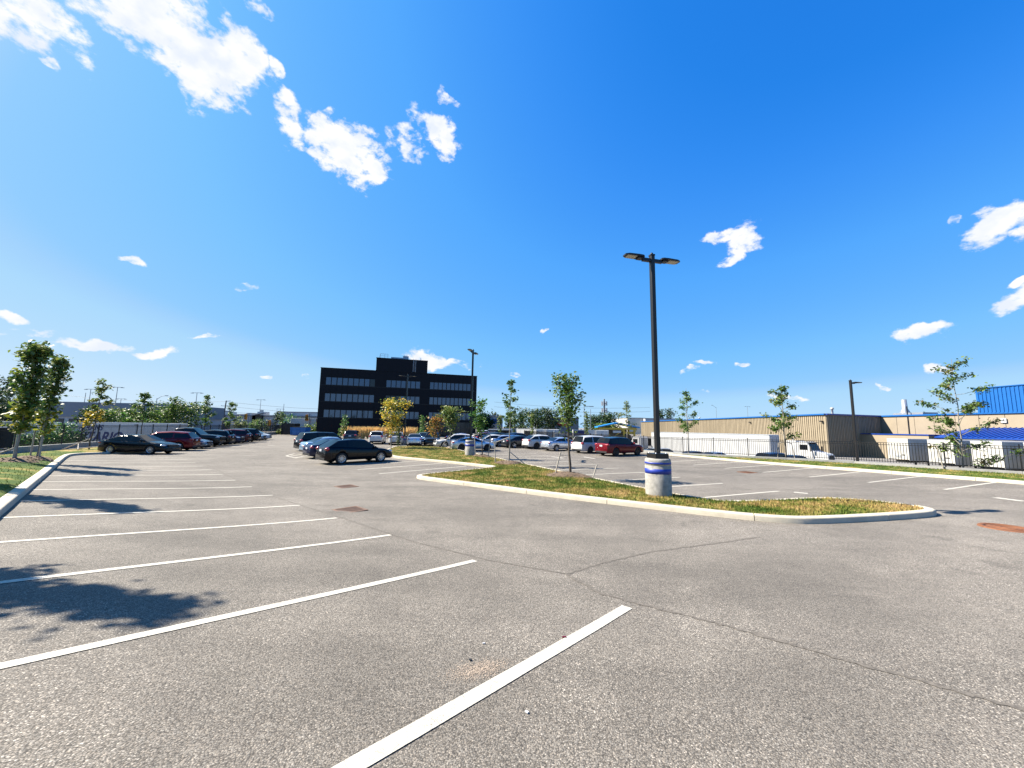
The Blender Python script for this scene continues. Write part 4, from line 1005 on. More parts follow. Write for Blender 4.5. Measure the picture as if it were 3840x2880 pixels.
# door number, lamps, stack on the roof
s_ = obj('sign', MB().box((-.03, -.3, -.32), (.03, .3, .32)).mesh('sign'), None, M_WHITE, (70.2, 52.8, 3.6)); tag(s_, 'square white sign with the number 4 on the panelled wall', 'sign')
text('4', 'lettering', M_FENCE, s_, .6, (-.04, 0, -.2), (math.pi / 2, 0, -math.pi / 2))
c = lw(C2); part('stack', MB().lathe([(.85, hz(ZR)), (.8, hz(ZR) + .4), (.42, hz(ZR) + 1.3), (.36, hz(ZR) + 3.0), (.3, hz(ZR) + 3.0)], 16, c=(c.x + 1.6, c.y - 3, 0)), M_STEEL, wh)
part('stack_base', MB().box((c.x + .4, c.y - 7, hz(ZR)), (c.x + 3, c.y - 2, hz(ZR) + .5)), M_STEEL, wh)
part('drain_pipe', MB().tube([(c.x - .15, c.y - 5, hz(1.3)), (c.x - .15, c.y - 5, hz(ZR) + 1.6)], .09, 8), M_FRAME, wh)
for Y in (84, 104, 66.6):
    x = C1.x + (C0.x - C1.x) * (Y - 66) / 74; q = lw(Vector((x, Y))); part('wall_lamp', MB().box((q.x - .45, q.y - .2, hz(3.35)), (q.x - .05, q.y + .2, hz(3.55))), M_FRAME, wh)
for px, hh in ((1502, 1.0), (1787, 1.3)):
    Y = 120 if px < 1600 else 66; p = A(px, Y, 0); q = lw(Vector((p.x + 2, Y + 1))); part('roof_vent', MB().lathe([(.16, hz(ZR0 + .1)), (.16, hz(ZR) + hh - .4), (.27, hz(ZR) + hh - .35), (.27, hz(ZR) + hh - .1), (.08, hz(ZR) + hh)], 10, c=(q.x, q.y, 0)), M_WHITE2, wh)

# yellow framed entrance canopy with bright blue roof
yc = empty('entrance_canopy', 'yellow framed entrance canopy with bright blue gable roof', 'canopy', (28.6, 100, YARD), math.radians(-8))
Wd, Dp, ez, pk = 4.6, 9.0, hz(1.75), hz(2.95)
for x in (-4.3, 1.6, 4.3): part('post', MB().box((x - .22, -.22, 0), (x + .22, .22, ez)), M_YEL, yc)
for x in (-4.3, 4.3): part('post', MB().box((x - .22, Dp - .3, 0), (x + .22, Dp + .14, ez)), M_YEL, yc)
part('beam', MB().box((-4.8, -.24, ez - .5), (4.8, .24, ez)), M_YEL, yc); part('beam', MB().box((1.82, .25, ez - 1.6), (4.08, .5, ez - 1.0)), M_YEL, yc)
for a_, b_ in (((-4.1, 0, ez - .6), (1.4, 0, ez - 4.6)), ((-4.1, 0, ez - 4.6), (1.4, 0, ez - .6))): part('brace', MB().bar(a_, b_, .3, .2), M_YEL, yc)
for s in (-1, 1): part('bracket', MB().bar((s * 5.0, -.3, ez - .1), (s * 4.4, -.3, ez - 1.2), .16), M_YEL, yc)
g_ = MB(); vs = [(-5.3, -1, ez), (0, -1, pk), (5.6, -1, ez), (-5.3, Dp + 1, ez), (0, Dp + 1, pk), (5.6, Dp + 1, ez)]
vs += [(x, y, z + .28) for x, y, z in vs]; g_.add(vs, [(6, 7, 10, 9)[::-1], (7, 8, 11, 10)[::-1], (0, 1, 4, 3), (1, 2, 5, 4), (0, 6, 7, 1)[::-1], (1, 7, 8, 2)[::-1], (0, 3, 9, 6)[::-1], (2, 8, 11, 5)[::-1], (3, 4, 10, 9)[::-1], (4, 5, 11, 10)[::-1]])
part('roof', g_, M_BLUE3, yc)
part('back_wall', MB().box((-4.0, Dp - .1, 0), (4.0, Dp + .05, ez)), M_BEIGE2, yc); part('side_panel', MB().box((-3.9, 3, 0), (1.2, 3.2, ez - 1.3)), M_BEIGE, yc)
part('doorway', MB().box((1.9, 2.9, 0), (3.9, 3.05, ez - 1.9)), M_PIT, yc)
part('name_board', MB().box((-1.3, -.42, ez - 1.35), (.8, -.3, ez - .75)), M_WHITE, yc)

def block(name, label, cat, x0, x1, y0, y1, z0, z1, m, rz=0, capm=None, caph=.25):
    t = empty(name, label, cat, ((x0 + x1) / 2, y0, z0), rz); w = (x1 - x0) / 2
    part('wall', MB().box((-w, 0, 0), (w, y1 - y0, z1 - z0)), m, t)
    part('roof', MB().box((-w - .15, -.15, z1 - z0), (w + .15, y1 - y0 + .15, z1 - z0 + caph)), capm or m, t)
    return t
p0, p1 = A(1356, 175, 0), A(1394, 175, 0)
t = block('warehouse', 'pale cream building end showing behind the blue canopy roof', 'building', p0.x, p1.x, 175, 210, YARD, 6.5, M_PALE2, capm=M_GREYB)
p0, p1 = A(1394.5, 172, 0), A(1475, 172, 0)
t = block('warehouse', 'blue grey building behind the left end of the ribbed warehouse', 'building', p0.x, p1.x, 172, 200, YARD, 6.3, M_PALE, capm=M_GREYB)
# building with the red oval sign
mt_ = block('shop_building', 'grey building with a red oval sign behind the parked trucks', 'building', A(1160, 122, 0).x, A(1250, 122, 0).x, 122, 150, YARD, 4.6, M_GREYB, capm=M_FRAME)
part('front_panel', MB().box((-6.9, -.12, 0), (-2.2, -.01, 7.2)), M_PALE2, mt_)
ov = MB().lathe([(.001, -.25), (1, -.25), (1, -.1)], 24, 'y'); ov.v = [(x * 2.0 + 1.6, y, z * 1.0 + 5.9) for x, y, z in ov.v]
so_ = part('oval_sign', ov, mat('sign_red', (.45, .02, .04), .5), mt_); part('sign_band', MB().box((.2, -.27, 5.6), (3.0, -.252, 6.15)), M_WHITE, so_)
# small blue fronted building left of the pines
t = block('shop_building', 'small building with a deep blue fascia beside the black office', 'building', A(1056, 112, 0).x, A(1084, 112, 0).x, 112, 122, YARD, 4.7, M_PALE)
part('fascia', MB().box((-1.9, -.15, 5.1), (1.9, -.01, 6.5)), M_BLUE2, t)

# strip of shops across the street at the left
sz = -1.0
sh = empty('shop_row', 'long low row of grey shops with dark fronts across the street', 'building', (A(410, 118, 0).x, 118, sz))
x0 = sh.location.x; XE = A(690, 126, 0).x - x0 + 14
def sx(px): return A(px, 118, 0).x - x0
part('wall', MB().box((0, 0, 0), (XE, 22, 4.6)), M_PALE, sh)
part('roof_edge', MB().box((-.2, -.25, 4.6), (XE + .2, 22, 4.95)), M_GREYB, sh)
for a_, b_ in ((417, 440), (446, 468), (484, 496), (505, 519), (521, 541), (552, 566), (570, 596)):
    f = part('shop_window', MB().box((sx(a_), -.1, .3), (sx(b_), -.01, 2.6)), M_DARKW, sh)
    for k in range(3): part('mullion', MB().box((sx(a_) + (sx(b_) - sx(a_)) * (k + .5) / 3 - .05, -.16, .3), (sx(a_) + (sx(b_) - sx(a_)) * (k + .5) / 3 + .05, -.105, 2.6)), M_PALE, f)
part('band', MB().box((0, -.16, 2.75), (XE, -.01, 3.05)), M_GREYB, sh)
for a_, b_, h_ in ((475, 484, 5.4), (541, 553, 4.9), (546, 567, 5.0)): part('entrance_tower', MB().box((sx(a_), -.8, 0), (sx(b_), -.17, h_)), M_GREYB if b_ != 567 else M_DARKW, sh)
sl_ = MB(); sl_.add([(sx(544), -1.2, 4.6), (sx(569), -1.2, 5.5), (sx(569), .5, 5.5), (sx(544), .5, 4.6), (sx(544), -1.2, 4.75), (sx(569), -1.2, 5.7), (sx(569), .5, 5.7), (sx(544), .5, 4.75)], [(3, 2, 1, 0), (4, 5, 6, 7), (0, 1, 5, 4), (1, 2, 6, 5), (2, 3, 7, 6), (3, 0, 4, 7)]); part('sloped_roof', sl_, M_GREYB, sh)
part('white_sign', MB().box((sx(560), -.4, 5.75), (sx(567), -.2, 6.6)), M_WHITE, sh)
for k, (a_, b_, h_) in enumerate(((455, 468, .9), (500, 512, .7), (520, 535, 1.1), (575, 590, .6), (640, 652, 1.0), (655, 672, .8))): part('roof_unit', MB().box((sx(a_), 5 + k, 4.95), (sx(b_), 8 + k, 4.95 + h_ * 1.2)), M_STEEL, sh)
b2 = block('shop_building', 'pale building with the number 12200 beside the black office', 'building', A(596, 128, 0).x, A(700, 128, 0).x, 128, 150, sz, 5.3, M_PALE, capm=M_GREYB)
text('12200', 'lettering', M_FRAME, b2, 1.9, (2.6, -.05, 3.5), (math.pi / 2, 0, 0), ext=.03)
part('band', MB().box((-8, -.12, 2.4), (8, -.01, 2.8)), M_BLUE2, b2)
for k in range(5): part('window', MB().box((3 + k * 1.3, -.1, .3), (4.1 + k * 1.3, -.012, 2.2)), M_DARKW, b2)
# far skyline buildings
for (a_, b_, Y, z1, m, lb) in ((447, 455, 230, 8.8, M_PALE, 'silo like grey block on the skyline left of the utility pole'), (500, 538, 260, 7.2, M_PALE2, 'far pale shed with low gable on the skyline'), (545, 590, 300, 7.4, M_GREYB, 'far grey block low on the skyline behind the shops'), (610, 640, 280, 6.3, M_STEEL, 'far metal shed low on the skyline near the office')):
    block('far_building', lb, 'building', A(a_, Y, 0).x, A(b_, Y, 0).x, Y, Y + 15, sz, z1, m)
# grey building far left
gb = empty('grey_building', 'dark grey building with ribbon windows behind the left trees', 'building', (-118, 76, YARD), math.radians(9))
part('wall', MB().box((0, 0, 0), (42, 20, 5.0)), M_PALE, gb); part('upper_wall', MB().box((-.3, -.3, 5.0), (42.3, 20, 8.2)), M_GREYB, gb)
for k in range(9): 
    f = part('window', MB().box((1 + k * 4.5, -.1, 2.6), (4.6 + k * 4.5, -.01, 4.6)), M_DARKW, gb)
# ---------------------------------------------------------------- light poles in the lot
M_POLE = mat('bronze_pole', (.022, .020, .020), .35, metal=.3, var=.08)
M_BASE = mat('cast_concrete', (.34, .325, .295), .85, var=.28, scale=6, bump=.5, bscale=45)
M_BAND = mat('blue_band', (.012, .04, .36), .5, var=.06)
M_LENS = mat('lamp_lens', (.55, .50, .42), .4, var=.25, scale=30)
def lot_lamp(x, y, label, pole_h, base_h=1.28, base_r=.43, heads=(90, -90), yaw=0, lift=0, concrete=True, zz=None):
    z = lz(x, y) - .02 if zz is None else zz
    t = empty('lamp_post', label, 'lamp post', (x, y, z), math.radians(yaw), 'lamp posts of the lot')
    if concrete:
        R = base_r; h = base_h
        part('base', MB().lathe([(R, -.15), (R, .80 * h), (R * .985, .805 * h), (R * .985, .83 * h), (R, .835 * h), (R, .93 * h), (R * .97, .97 * h), (R * .90, h), (.01, h)], 40), M_BASE, t)
        for a, b in ((.60, .735), (.855, .905)): part('band', MB().lathe([(R * .99, a * h), (R * 1.006, a * h + .002), (R * 1.006, b * h - .002), (R * .99, b * h)], 40), M_BAND, t)
        part('base_cover', MB().box((-.26, -.26, h + .002), (.26, .26, h + .17)), M_POLE, t, bev=.012)
        for bx in (-.2, .2):
            for by in (-.2, .2): part('bolt', MB().lathe([(.025, h + .17), (.025, h + .2), (.001, h + .2)], 6, c=(bx, by, 0)), M_STEEL, t)
        z0 = h + .17
    else:
        z0 = 0; part('base_cover', MB().box((-.2, -.2, 0), (.2, .2, .15)), M_POLE, t)
    w = .075
    part('pole', MB().box((-w, -w, z0), (w, w, pole_h)), M_POLE, t, bev=.012)
    part('hand_hole_cover', MB().box((-w - .006, -.04, z0 + .5), (-w, .04, z0 + .72)), M_POLE, t)
    part('cap', MB().box((-w - .01, -w - .01, pole_h), (w + .01, w + .01, pole_h + .05)), M_POLE, t)
    part('photocell', MB().lathe([(.045, pole_h + .05), (.045, pole_h + .11), (.02, pole_h + .13), (.001, pole_h + .13)], 10), M_POLE, t)
    for a in heads:
        Mr = Matrix.Rotation(math.radians(a), 4, 'Z')
        arm = MB().box((w, -.05, pole_h - .24), (w + .34, .05, pole_h - .12), Mr); part('arm', arm, M_POLE, t)
        hd = MB(); z1 = pole_h - .13
        pr = [(.30, -.10), (.36, -.15), (.55, -.17), (.95, -.165), (1.08, -.10), (1.08, .10), (.95, .165), (.55, .17), (.36, .15), (.30, .10)]
        pr = [(q[0] + .06, q[1]) for q in pr]; n = len(pr)
        vs = [Mr @ Vector((u, v, z1 + .07 - .02 * u)) for u, v in pr] + [Mr @ Vector((u, v, z1 - .0)) for u, v in pr]
        hd.add(vs, [tuple(range(n)), tuple(range(2 * n - 1, n - 1, -1))] + [(i, i + n, (i + 1) % n + n, (i + 1) % n) for i in range(n)])
        h_ = part('lamp_head', hd, M_POLE, t)
        part('driver_box', MB().box((.42, -.1, z1 - .055), (.62, .1, z1 - .001), Mr), M_POLE, h_)
        part('lens', MB().box((.68, -.125, z1 - .018), (1.06, .125, z1 - .002), Mr), M_LENS, h_)
    return t
b = G(1423, 1072, .14)
lot_lamp(b.x, b.y, 'tall twin headed lamp post on a round concrete base with blue bands, nearest', 8.68, heads=(0, 180), yaw=14)
b = G(1015.5, 985, .14)
lot_lamp(b.x, b.y, 'lamp post with banded base standing before the right end of the black office', 8.9, heads=(78, -102), yaw=0)
b = A(1846, 31.2); q = Vector((b.x, b.y))
lot_lamp(b.x, b.y, 'single headed lamp post behind the right verge by the truck yard', 8.75, heads=(0,), yaw=12, concrete=False)
b = A(875, 47.5); lot_lamp(b.x, b.y, 'twin headed lamp post in front of the middle windows of the office', 9.0, heads=(15, 195), yaw=0, base_h=1.05)

# dark upright thing, built as a slim evergreen, by the little lamp base
b = A(862, 45.0); t = empty('small_evergreen', 'slim dark evergreen shrub in front of the parked white crossover', 'shrub', lp(b.x, b.y)); SHRUB_SLIM = t

# ---------------------------------------------------------------- trees
def leaf_mat(name):
    m = bpy.data.materials.new(name); m.use_nodes = True; nt = m.node_tree; N, L = nt.nodes, nt.links
    p = N['Principled BSDF']; p.inputs['Roughness'].default_value = .5; p.inputs['Specular IOR Level'].default_value = .35
    at = N.new('ShaderNodeAttribute'); at.attribute_name = 'tint'; L.new(at.outputs['Color'], p.inputs['Base Color'])
    tr = N.new('ShaderNodeBsdfTranslucent'); L.new(at.outputs['Color'], tr.inputs[0]); ms = N.new('ShaderNodeMixShader'); ms.inputs[0].default_value = .33
    L.new(p.outputs[0], ms.inputs[1]); L.new(tr.outputs[0], ms.inputs[2]); L.new(ms.outputs[0], N['Material Output'].inputs[0]); return m
M_LEAF = leaf_mat('leaves')
M_BARK = mat('bark', (.11, .085, .065), .9, var=.3, scale=14, bump=.5, bscale=50)
M_BARKP = mat('pale_bark', (.27, .25, .22), .9, var=.25, scale=14, bump=.4, bscale=50)
M_STAKE = mat('grey_wood', (.42, .38, .32), .85, var=.2, scale=12)
GREENS = [(.065, .13, .022), (.105, .18, .03), (.045, .10, .02), (.16, .215, .04)]
DARKG = [(.020, .048, .014), (.032, .065, .018), (.014, .035, .012), (.05, .085, .024)]
YELS = [(.50, .36, .035), (.40, .33, .04), (.20, .23, .035), (.55, .37, .04)]
ORNG = [(.34, .15, .035), (.28, .17, .04), (.14, .13, .03), (.40, .20, .04)]
MIXG = GREENS + [(.20, .20, .035), (.16, .17, .03)]
BRIGHT = [(.08, .20, .035), (.05, .15, .03), (.11, .22, .05)]
PALEG = [(.13, .18, .05), (.10, .15, .05), (.16, .19, .06)]
def leaves_mesh(C, r, size, pal, cluster_of=None, flat=.5, aspect=.62, name='crown'):
    """C: (n,3) leaf centres"""
    n = len(C); nrm = r.normal(0, 1, (n, 3)); nrm[:, 2] = np.abs(nrm[:, 2]) + flat; nrm /= np.linalg.norm(nrm, axis=1)[:, None]
    t = r.normal(0, 1, (n, 3)); t -= nrm * (t * nrm).sum(1)[:, None]; t /= np.linalg.norm(t, axis=1)[:, None]; b = np.cross(nrm, t)
    s = size * r.uniform(.65, 1.3, n)[:, None]; w = s * aspect * r.uniform(.8, 1.2, n)[:, None]
    fold = nrm * s * .12
    V = np.stack([C - t * s * .5, C - t * s * .05 + b * w * .5 + fold, C + t * s * .55, C - t * s * .05 - b * w * .5 + fold], 1).reshape(-1, 3)
    F = (np.arange(n)[:, None] * 4 + np.array([[0, 1, 2, 0, 2, 3]])).reshape(-1)
    me = bpy.data.meshes.new(name); me.vertices.add(len(V)); me.vertices.foreach_set('co', V.astype(np.float32).ravel())
    me.loops.add(len(F)); me.loops.foreach_set('vertex_index', F.astype(np.int32)); me.polygons.add(2 * n); me.polygons.foreach_set('loop_start', np.arange(0, 6 * n, 3, dtype=np.int32)); me.update()
    pal = np.array(pal); k = r.integers(0, len(pal), n)
    if cluster_of is not None:
        ck = r.integers(0, len(pal), cluster_of.max() + 1); k = np.where(r.random(n) < .6, ck[cluster_of], k)
    col = pal[k] * r.uniform(.75, 1.25, (n, 1)); col = np.repeat(np.c_[col, np.ones(n)], 4, 0)
    a = me.attributes.new('tint', 'FLOAT_COLOR', 'POINT'); a.data.foreach_set('color', col.astype(np.float32).ravel())
    return me
def tree(base, H, W_, label, seed, style='sapling', pal=GREENS, size=.17, n=420, nb=9, clear=.35, bark=None, group='young trees of the lot', name='young_tree', lean=(0, 0), trunk_r=None, low=None, stuffc=False):
    r = np.random.default_rng(seed); bark = bark or M_BARK
    t = empty(name, label, 'tree', base, 0, group)
    tr = trunk_r or max(.025, H * .0085)
    k = 9; lead = [Vector((lean[0] * (i / k) + r.normal(0, .012) * H * .25 * (i > 0), lean[1] * (i / k) + r.normal(0, .012) * H * .25 * (i > 0), H * .97 * i / k)) for i in range(k + 1)]
    mb = MB().tube([Vector((0, 0, -.1))] + lead, [tr * 1.35] + [tr * (1 - .88 * i / k) + .004 for i in range(k + 1)], 7)
    def at(f):
        f *= k; i = min(int(f), k - 1); return lead[i].lerp(lead[i + 1], f - i)
    P, cl = [], []; ci = 0; ang = r.uniform(0, 6)
    tips = []
    for i in range(nb):
        f = clear + (1 - clear) * (i + .3) / nb * .93; ang += 2.4 + r.normal(0, .3)
        q = (f - clear) / (1 - clear)
        if style == 'sapling': ln = W_ / 2 * (1.05 - .75 * q) * r.uniform(.55, 1.1); up = r.uniform(.25, .9)
        elif style == 'column': ln = W_ / 2 * (.42 + .32 * math.sin(math.pi * min(q * 1.1, 1))) * r.uniform(.75, 1.2) ; up = r.uniform(1.2, 2.0)
        elif style == 'round': ln = W_ / 2 * (.55 + .6 * math.sin(math.pi * (q * .85 + .1))) * r.uniform(.7, 1.1); up = r.uniform(.3, 1.1)
        else: ln = W_ / 2 * (1.05 - q) * r.uniform(.8, 1.05) + .05; up = r.uniform(-.1, .25)
        d = Vector((math.cos(ang), math.sin(ang), 0)); p0 = at(f); pts = [p0]; m = 4
        room = r.uniform(.55, .95)
        ln3 = ln * (1.9 if style == 'column' else 1)
        for j in range(1, m + 1):
            g = j / m; c = p0 + d * ln * g + Vector((0, 0, min(up * ln3 * g * (1.15 - .25 * g), (H * 1.0 - p0.z) * g * room))) + Vector(r.normal(0, .03 * ln, 3)); c.z = min(c.z, H * 1.0); pts.append(c)
        br = tr * .42 * (1 - .6 * f); mb.tube(pts, [br * (1 - .8 * j / m) + .003 for j in range(m + 1)], 5, cap=False)
        tips.append((pts, ln))
    # leaves in clumps strung along the branches and the leader
    tot = sum(l for _, l in tips) + W_ * .35
    for pts, ln in tips + [([at(.72), at(.85), at(.93), at(.99)], W_ * .35)]:
        cnt = max(4, int(n * ln / tot)); nc = max(2, int(cnt / (22 if style == 'sapling' else 14))); m = len(pts) - 1
        for c_ in range(nc):
            g = r.uniform(.25 if style in ('sapling',) else .12, 1.0) * m; i = min(int(g), m - 1); c = pts[i].lerp(pts[i + 1], g - i)
            sp = (.55 * size + .012 * W_) if style == 'sapling' else .45 * size + .055 * W_
            kk = cnt // nc; P.append(np.array(c) + r.normal(0, sp, (kk, 3)) * np.array([1, 1, .75])); cl.append(np.full(kk, ci)); ci += 1
    P = np.concatenate(P); cl = np.concatenate(cl); P[:, 2] = np.clip(P[:, 2], H * max(clear - .12, .05), H * 1.01)
    pl = pal
    part('trunk', mb, bark, t)
    me = leaves_mesh(P, r, size, pl, cl)
    if low is not None:     # autumn colour low on the crown
        zs = np.array([v.co.z for v in me.vertices]); a = me.attributes['tint']; arr = np.zeros(len(zs) * 4, dtype=np.float32); a.data.foreach_get('color', arr); arr = arr.reshape(-1, 4)
        s_ = (np.repeat(zs.reshape(-1, 4).mean(1), 4) < H * low[0]) & (np.repeat(r.random(len(zs) // 4), 4) < .8); lp_ = np.array(low[1]); arr[s_, :3] = lp_[np.repeat(r.integers(0, len(lp_), len(zs) // 4), 4)[s_]]; a.data.foreach_set('color', arr.ravel())
    obj('crown', me, t, M_LEAF); return t
def mound(x, y, rad, label, h=.16):
    r = np.random.default_rng(int(abs(x * 100))); z = lz(x, y); t = tag(bpy.data.objects.new('mulch', None), kind='stuff')
    nr, na = 7, 28; vs = [(0, 0, h)]; fs = []
    for i in range(1, nr + 1):
        for j in range(na):
            a = 2 * math.pi * j / na; rr = rad * i / nr * (1 + .12 * math.sin(3 * a + x) + r.normal(0, .03)); px, py = x + rr * math.cos(a), y + rr * math.sin(a)
            vs.append((px - x, py - y, lz(px, py) - z + h * (1 - (i / nr) ** 2) + r.normal(0, .02) * (i < nr) - (.02 if i == nr else 0)))
    for j in range(na): fs.append((0, 1 + j, 1 + (j + 1) % na))
    for i in range(nr - 1):
        for j in range(na): a, b = 1 + i * na + j, 1 + i * na + (j + 1) % na; fs.append((a, a + na, b + na, b))
    # loose chips on top
    mb = MB(); mb.add(vs, fs, True)
    for _ in range(int(260 * rad)):
        a, rr = r.uniform(0, 6.28), rad * math.sqrt(r.random()) * 1.08; px, py = rr * math.cos(a), rr * math.sin(a)
        zz = lz(x + px, y + py) - z + h * max(0, 1 - (rr / rad) ** 2) + .012; b = r.uniform(0, 6.28); l, w = r.uniform(.03, .08), r.uniform(.008, .02); q = r.uniform(-.03, .03)
        c, s = math.cos(b), math.sin(b); mb.add([(px - c * l - s * w, py - s * l + c * w, zz), (px - c * l + s * w, py - s * l - c * w, zz), (px + c * l + s * w, py + s * l - c * w, zz + q), (px + c * l - s * w, py + s * l + c * w, zz + q)], [(0, 1, 2, 3)])
    o = obj('mulch', mb.mesh('mulch'), None, M_MULCH, (x, y, z)); tag(o, kind='stuff'); bpy.data.objects.remove(t)
M_MULCH = mat('mulch_chips', (.15, .10, .062), .95, var=.6, scale=30, bump=.8, bscale=50)
def stake(p, q, label, parent=None):
    mb = MB().tube([p, q], [.032, .03], 8); o = obj('stake', mb.mesh('stake'), None, M_STAKE); tag(o, label, 'stake', 'stakes beside the young trees'); return o
def tie(tree_, a, b, w=.012):
    mb = MB().tube([Vector(a) - tree_.location, Vector(b) - tree_.location], w, 5); part('tie', mb, M_STAKE, tree_)
def ptree(px, py, toppy, wpx, label, seed, dz=.16, mul=None, **k):
    b = G(px, py, dz); Y = b.y; H = (py - toppy) / (FX / Y); W2 = wpx / (FX / Y); z = lz(b.x, b.y)
    if mul: mound(b.x, b.y, mul, 'mulch')
    return tree((b.x, b.y, z - .02), H + (b.z - z), W2, label, seed, **k), b
def gp_(x, y, h): return Vector((x, y, lz(x, y) + h))

# island trees
t, b = ptree(1232, 1028, 805, 84, 'leafy young tree with thick mulch mound nearest on the island', 11, mul=1.25, n=1500, nb=18, clear=.33, size=.17, pal=GREENS + PALEG[:1], lean=(-.25, 0), style='column', trunk_r=.065, bark=M_BARK)
s1, s2 = gp_(b.x - .75, b.y + .1, 0), Vector((b.x - .48, b.y + .1, b.z + 1.15)); stake(s1, s2, 'pale leaning stake left of the nearest island tree'); tie(t, s2, (b.x, b.y, b.z + 1.25)); tie(t, s2 - Vector((0, 0, .15)), (b.x, b.y, b.z + 1.0))
s1, s2 = gp_(b.x + .95, b.y - .6, 0), Vector((b.x + 1.2, b.y - .6, b.z + .62)); stake(s1, s2, 'short tilted stake right of the nearest island tree, in the mulch'); tie(t, s2, (b.x, b.y, b.z + 1.3), .009)
t, b = ptree(1099, 1001, 814, 54, 'sparse thin tree with staked trunk left of the nearest island tree', 12, mul=1.0, n=800, nb=11, clear=.42, size=.17, pal=GREENS, lean=(.1, 0), trunk_r=.05, bark=M_BARKP)
s1, s2 = gp_(b.x - .9, b.y, 0), Vector((b.x - 1.0, b.y, b.z + 1.45)); stake(s1, s2, 'pale upright stake left of the sparse thin tree'); tie(t, s2 - Vector((0, 0, .1)), (b.x, b.y, b.z + 1.75), .03)
s1, s2 = gp_(b.x + 1.1, b.y - .3, 0), Vector((b.x + .1, b.y - .1, b.z + .75)); stake(s1, s2, 'leaning stake propped on the sparse thin tree')
t, b = ptree(1042, 986, 861, 40, 'bushy green tree between two stakes beside the banded lamp base', 13, mul=.8, n=900, nb=13, clear=.36, size=.2, pal=BRIGHT + GREENS[:2], style='round', lean=(-.35, 0), trunk_r=.045)
for dx, nm in ((-.55, 'left'), (.5, 'right')):
    s1, s2 = gp_(b.x + dx * 1.0, b.y - .1, 0), Vector((b.x + dx * 1.25, b.y - .1, b.z + 1.75)); stake(s1, s2, f'thin {nm} stake of the pair beside the bushy green tree'); tie(t, s2, (b.x, b.y, b.z + 1.9), .035)
t, b = ptree(845, 968, 859, 60, 'yellow and green tree in front of the black office', 14, dz=.15, n=1500, nb=20, clear=.28, size=.24, pal=YELS + GREENS[:2] + [(.2, .22, .04)], style='round', bark=M_BARKP, low=(.7, YELS))
s1 = gp_(b.x + 1.0, b.y, 0); stake(s1, s1 + Vector((.0, 0, 1.7)), 'pale stake just right of the yellow tree trunk')
t, b = ptree(972, 970, 880, 58, 'yellow green tree of upswept branches before the office', 15, dz=.15, n=1100, nb=18, clear=.3, size=.24, pal=MIXG + PALEG, style='column', bark=M_BARKP)
s1 = gp_(b.x - 1.0, b.y, 0); stake(s1, Vector((b.x - .1, b.y, b.z + 1.4)), 'leaning stake left of the upswept yellow green tree')
t, b = ptree(938, 963, 896, 36, 'small orange brown tree left of the upswept one', 16, dz=.15, n=650, nb=15, clear=.3, size=.26, pal=ORNG + MIXG[:1], style='round', bark=M_BARKP)
b = A(912, 58); tree((b.x, b.y, b.z), 4.1, 1.9, 'small green conical tree close to the office entrance', 17, n=500, nb=14, clear=.25, size=.26, pal=BRIGHT + PALEG, style='cone')
b = A(743, 60); tree((b.x, b.y, b.z), 4.0, 1.7, 'small pale green conical tree left before the office wall', 18, n=500, nb=14, clear=.2, size=.26, pal=PALEG + BRIGHT, style='cone')

# trees of the left verge
def shadow_tree(px, py, label, seed, H=8.6):
    tip = G(px, py); L_ = H / math.tan(SUN_EL); x, y = tip.x + math.sin(SUN_AZ) * L_, tip.y + math.cos(SUN_AZ) * L_
    z = lz(x, y); L_ = (H + z - tip.z) / math.tan(SUN_EL); x, y = tip.x + math.sin(SUN_AZ) * L_, tip.y + math.cos(SUN_AZ) * L_
    return tree((x, y, lz(x, y) - .02), H, 1.0, label, seed, n=3000, nb=26, clear=.20, size=.19, pal=GREENS + DARKG[:1], style='column')
shadow_tree(440, 1338, 'columnar maple beside the near stalls, its shadow across the white lines', 21)
shadow_tree(335, 1108, 'columnar maple casting the second shadow over the stalls', 22, 8.6)
LOWY = (.45, [(.22, .24, .03), (.30, .26, .03), (.12, .18, .03)])
b = G(31.7, 990, .38); t = tree((b.x, b.y, lz(b.x, b.y) - .02), 5.5, 1.15, 'dense columnar maple with yellowing lower leaves at the left edge', 23, n=2300, nb=26, clear=.20, size=.20, pal=GREENS + PALEG + [(.22, .24, .045)], style='column', low=LOWY, lean=(.3, 0), trunk_r=.06, bark=M_BARKP); mound(b.x, b.y, .8, '')
stake(gp_(b.x + .12, b.y - .15, 0), gp_(b.x + .2, b.y - .15, 1.75), 'dark upright stake tied to the left edge maple'); stake(gp_(b.x - .75, b.y - .5, .02), gp_(b.x + .3, b.y - .3, .6), 'short grey prop lying against the left edge maple')
b = G(81.7, 985, .38); t = tree((b.x, b.y, lz(b.x, b.y) - .02), 5.3, .95, 'two pronged columnar maple right of the leftmost maple', 24, n=1500, nb=20, clear=.20, size=.20, pal=GREENS + PALEG + [(.22, .24, .045)], style='column', low=LOWY, lean=(.4, 0), trunk_r=.06, bark=M_BARKP); mound(b.x, b.y, .8, '')
for dx in (-.25, .22): stake(gp_(b.x + dx, b.y - .1, 0), gp_(b.x + dx * .8, b.y - .1, 1.7), f"grey stake {'left' if dx < 0 else 'right'} of the two pronged maple")
b = G(192.5, 968, .38); t = tree((b.x, b.y, lz(b.x, b.y) - .02), 5.6, 1.6, 'thin tree with yellow leaves low down at the lettered trailer', 25, n=900, nb=13, clear=.3, size=.2, pal=MIXG, style='sapling', low=(.55, YELS), lean=(.4, 0))
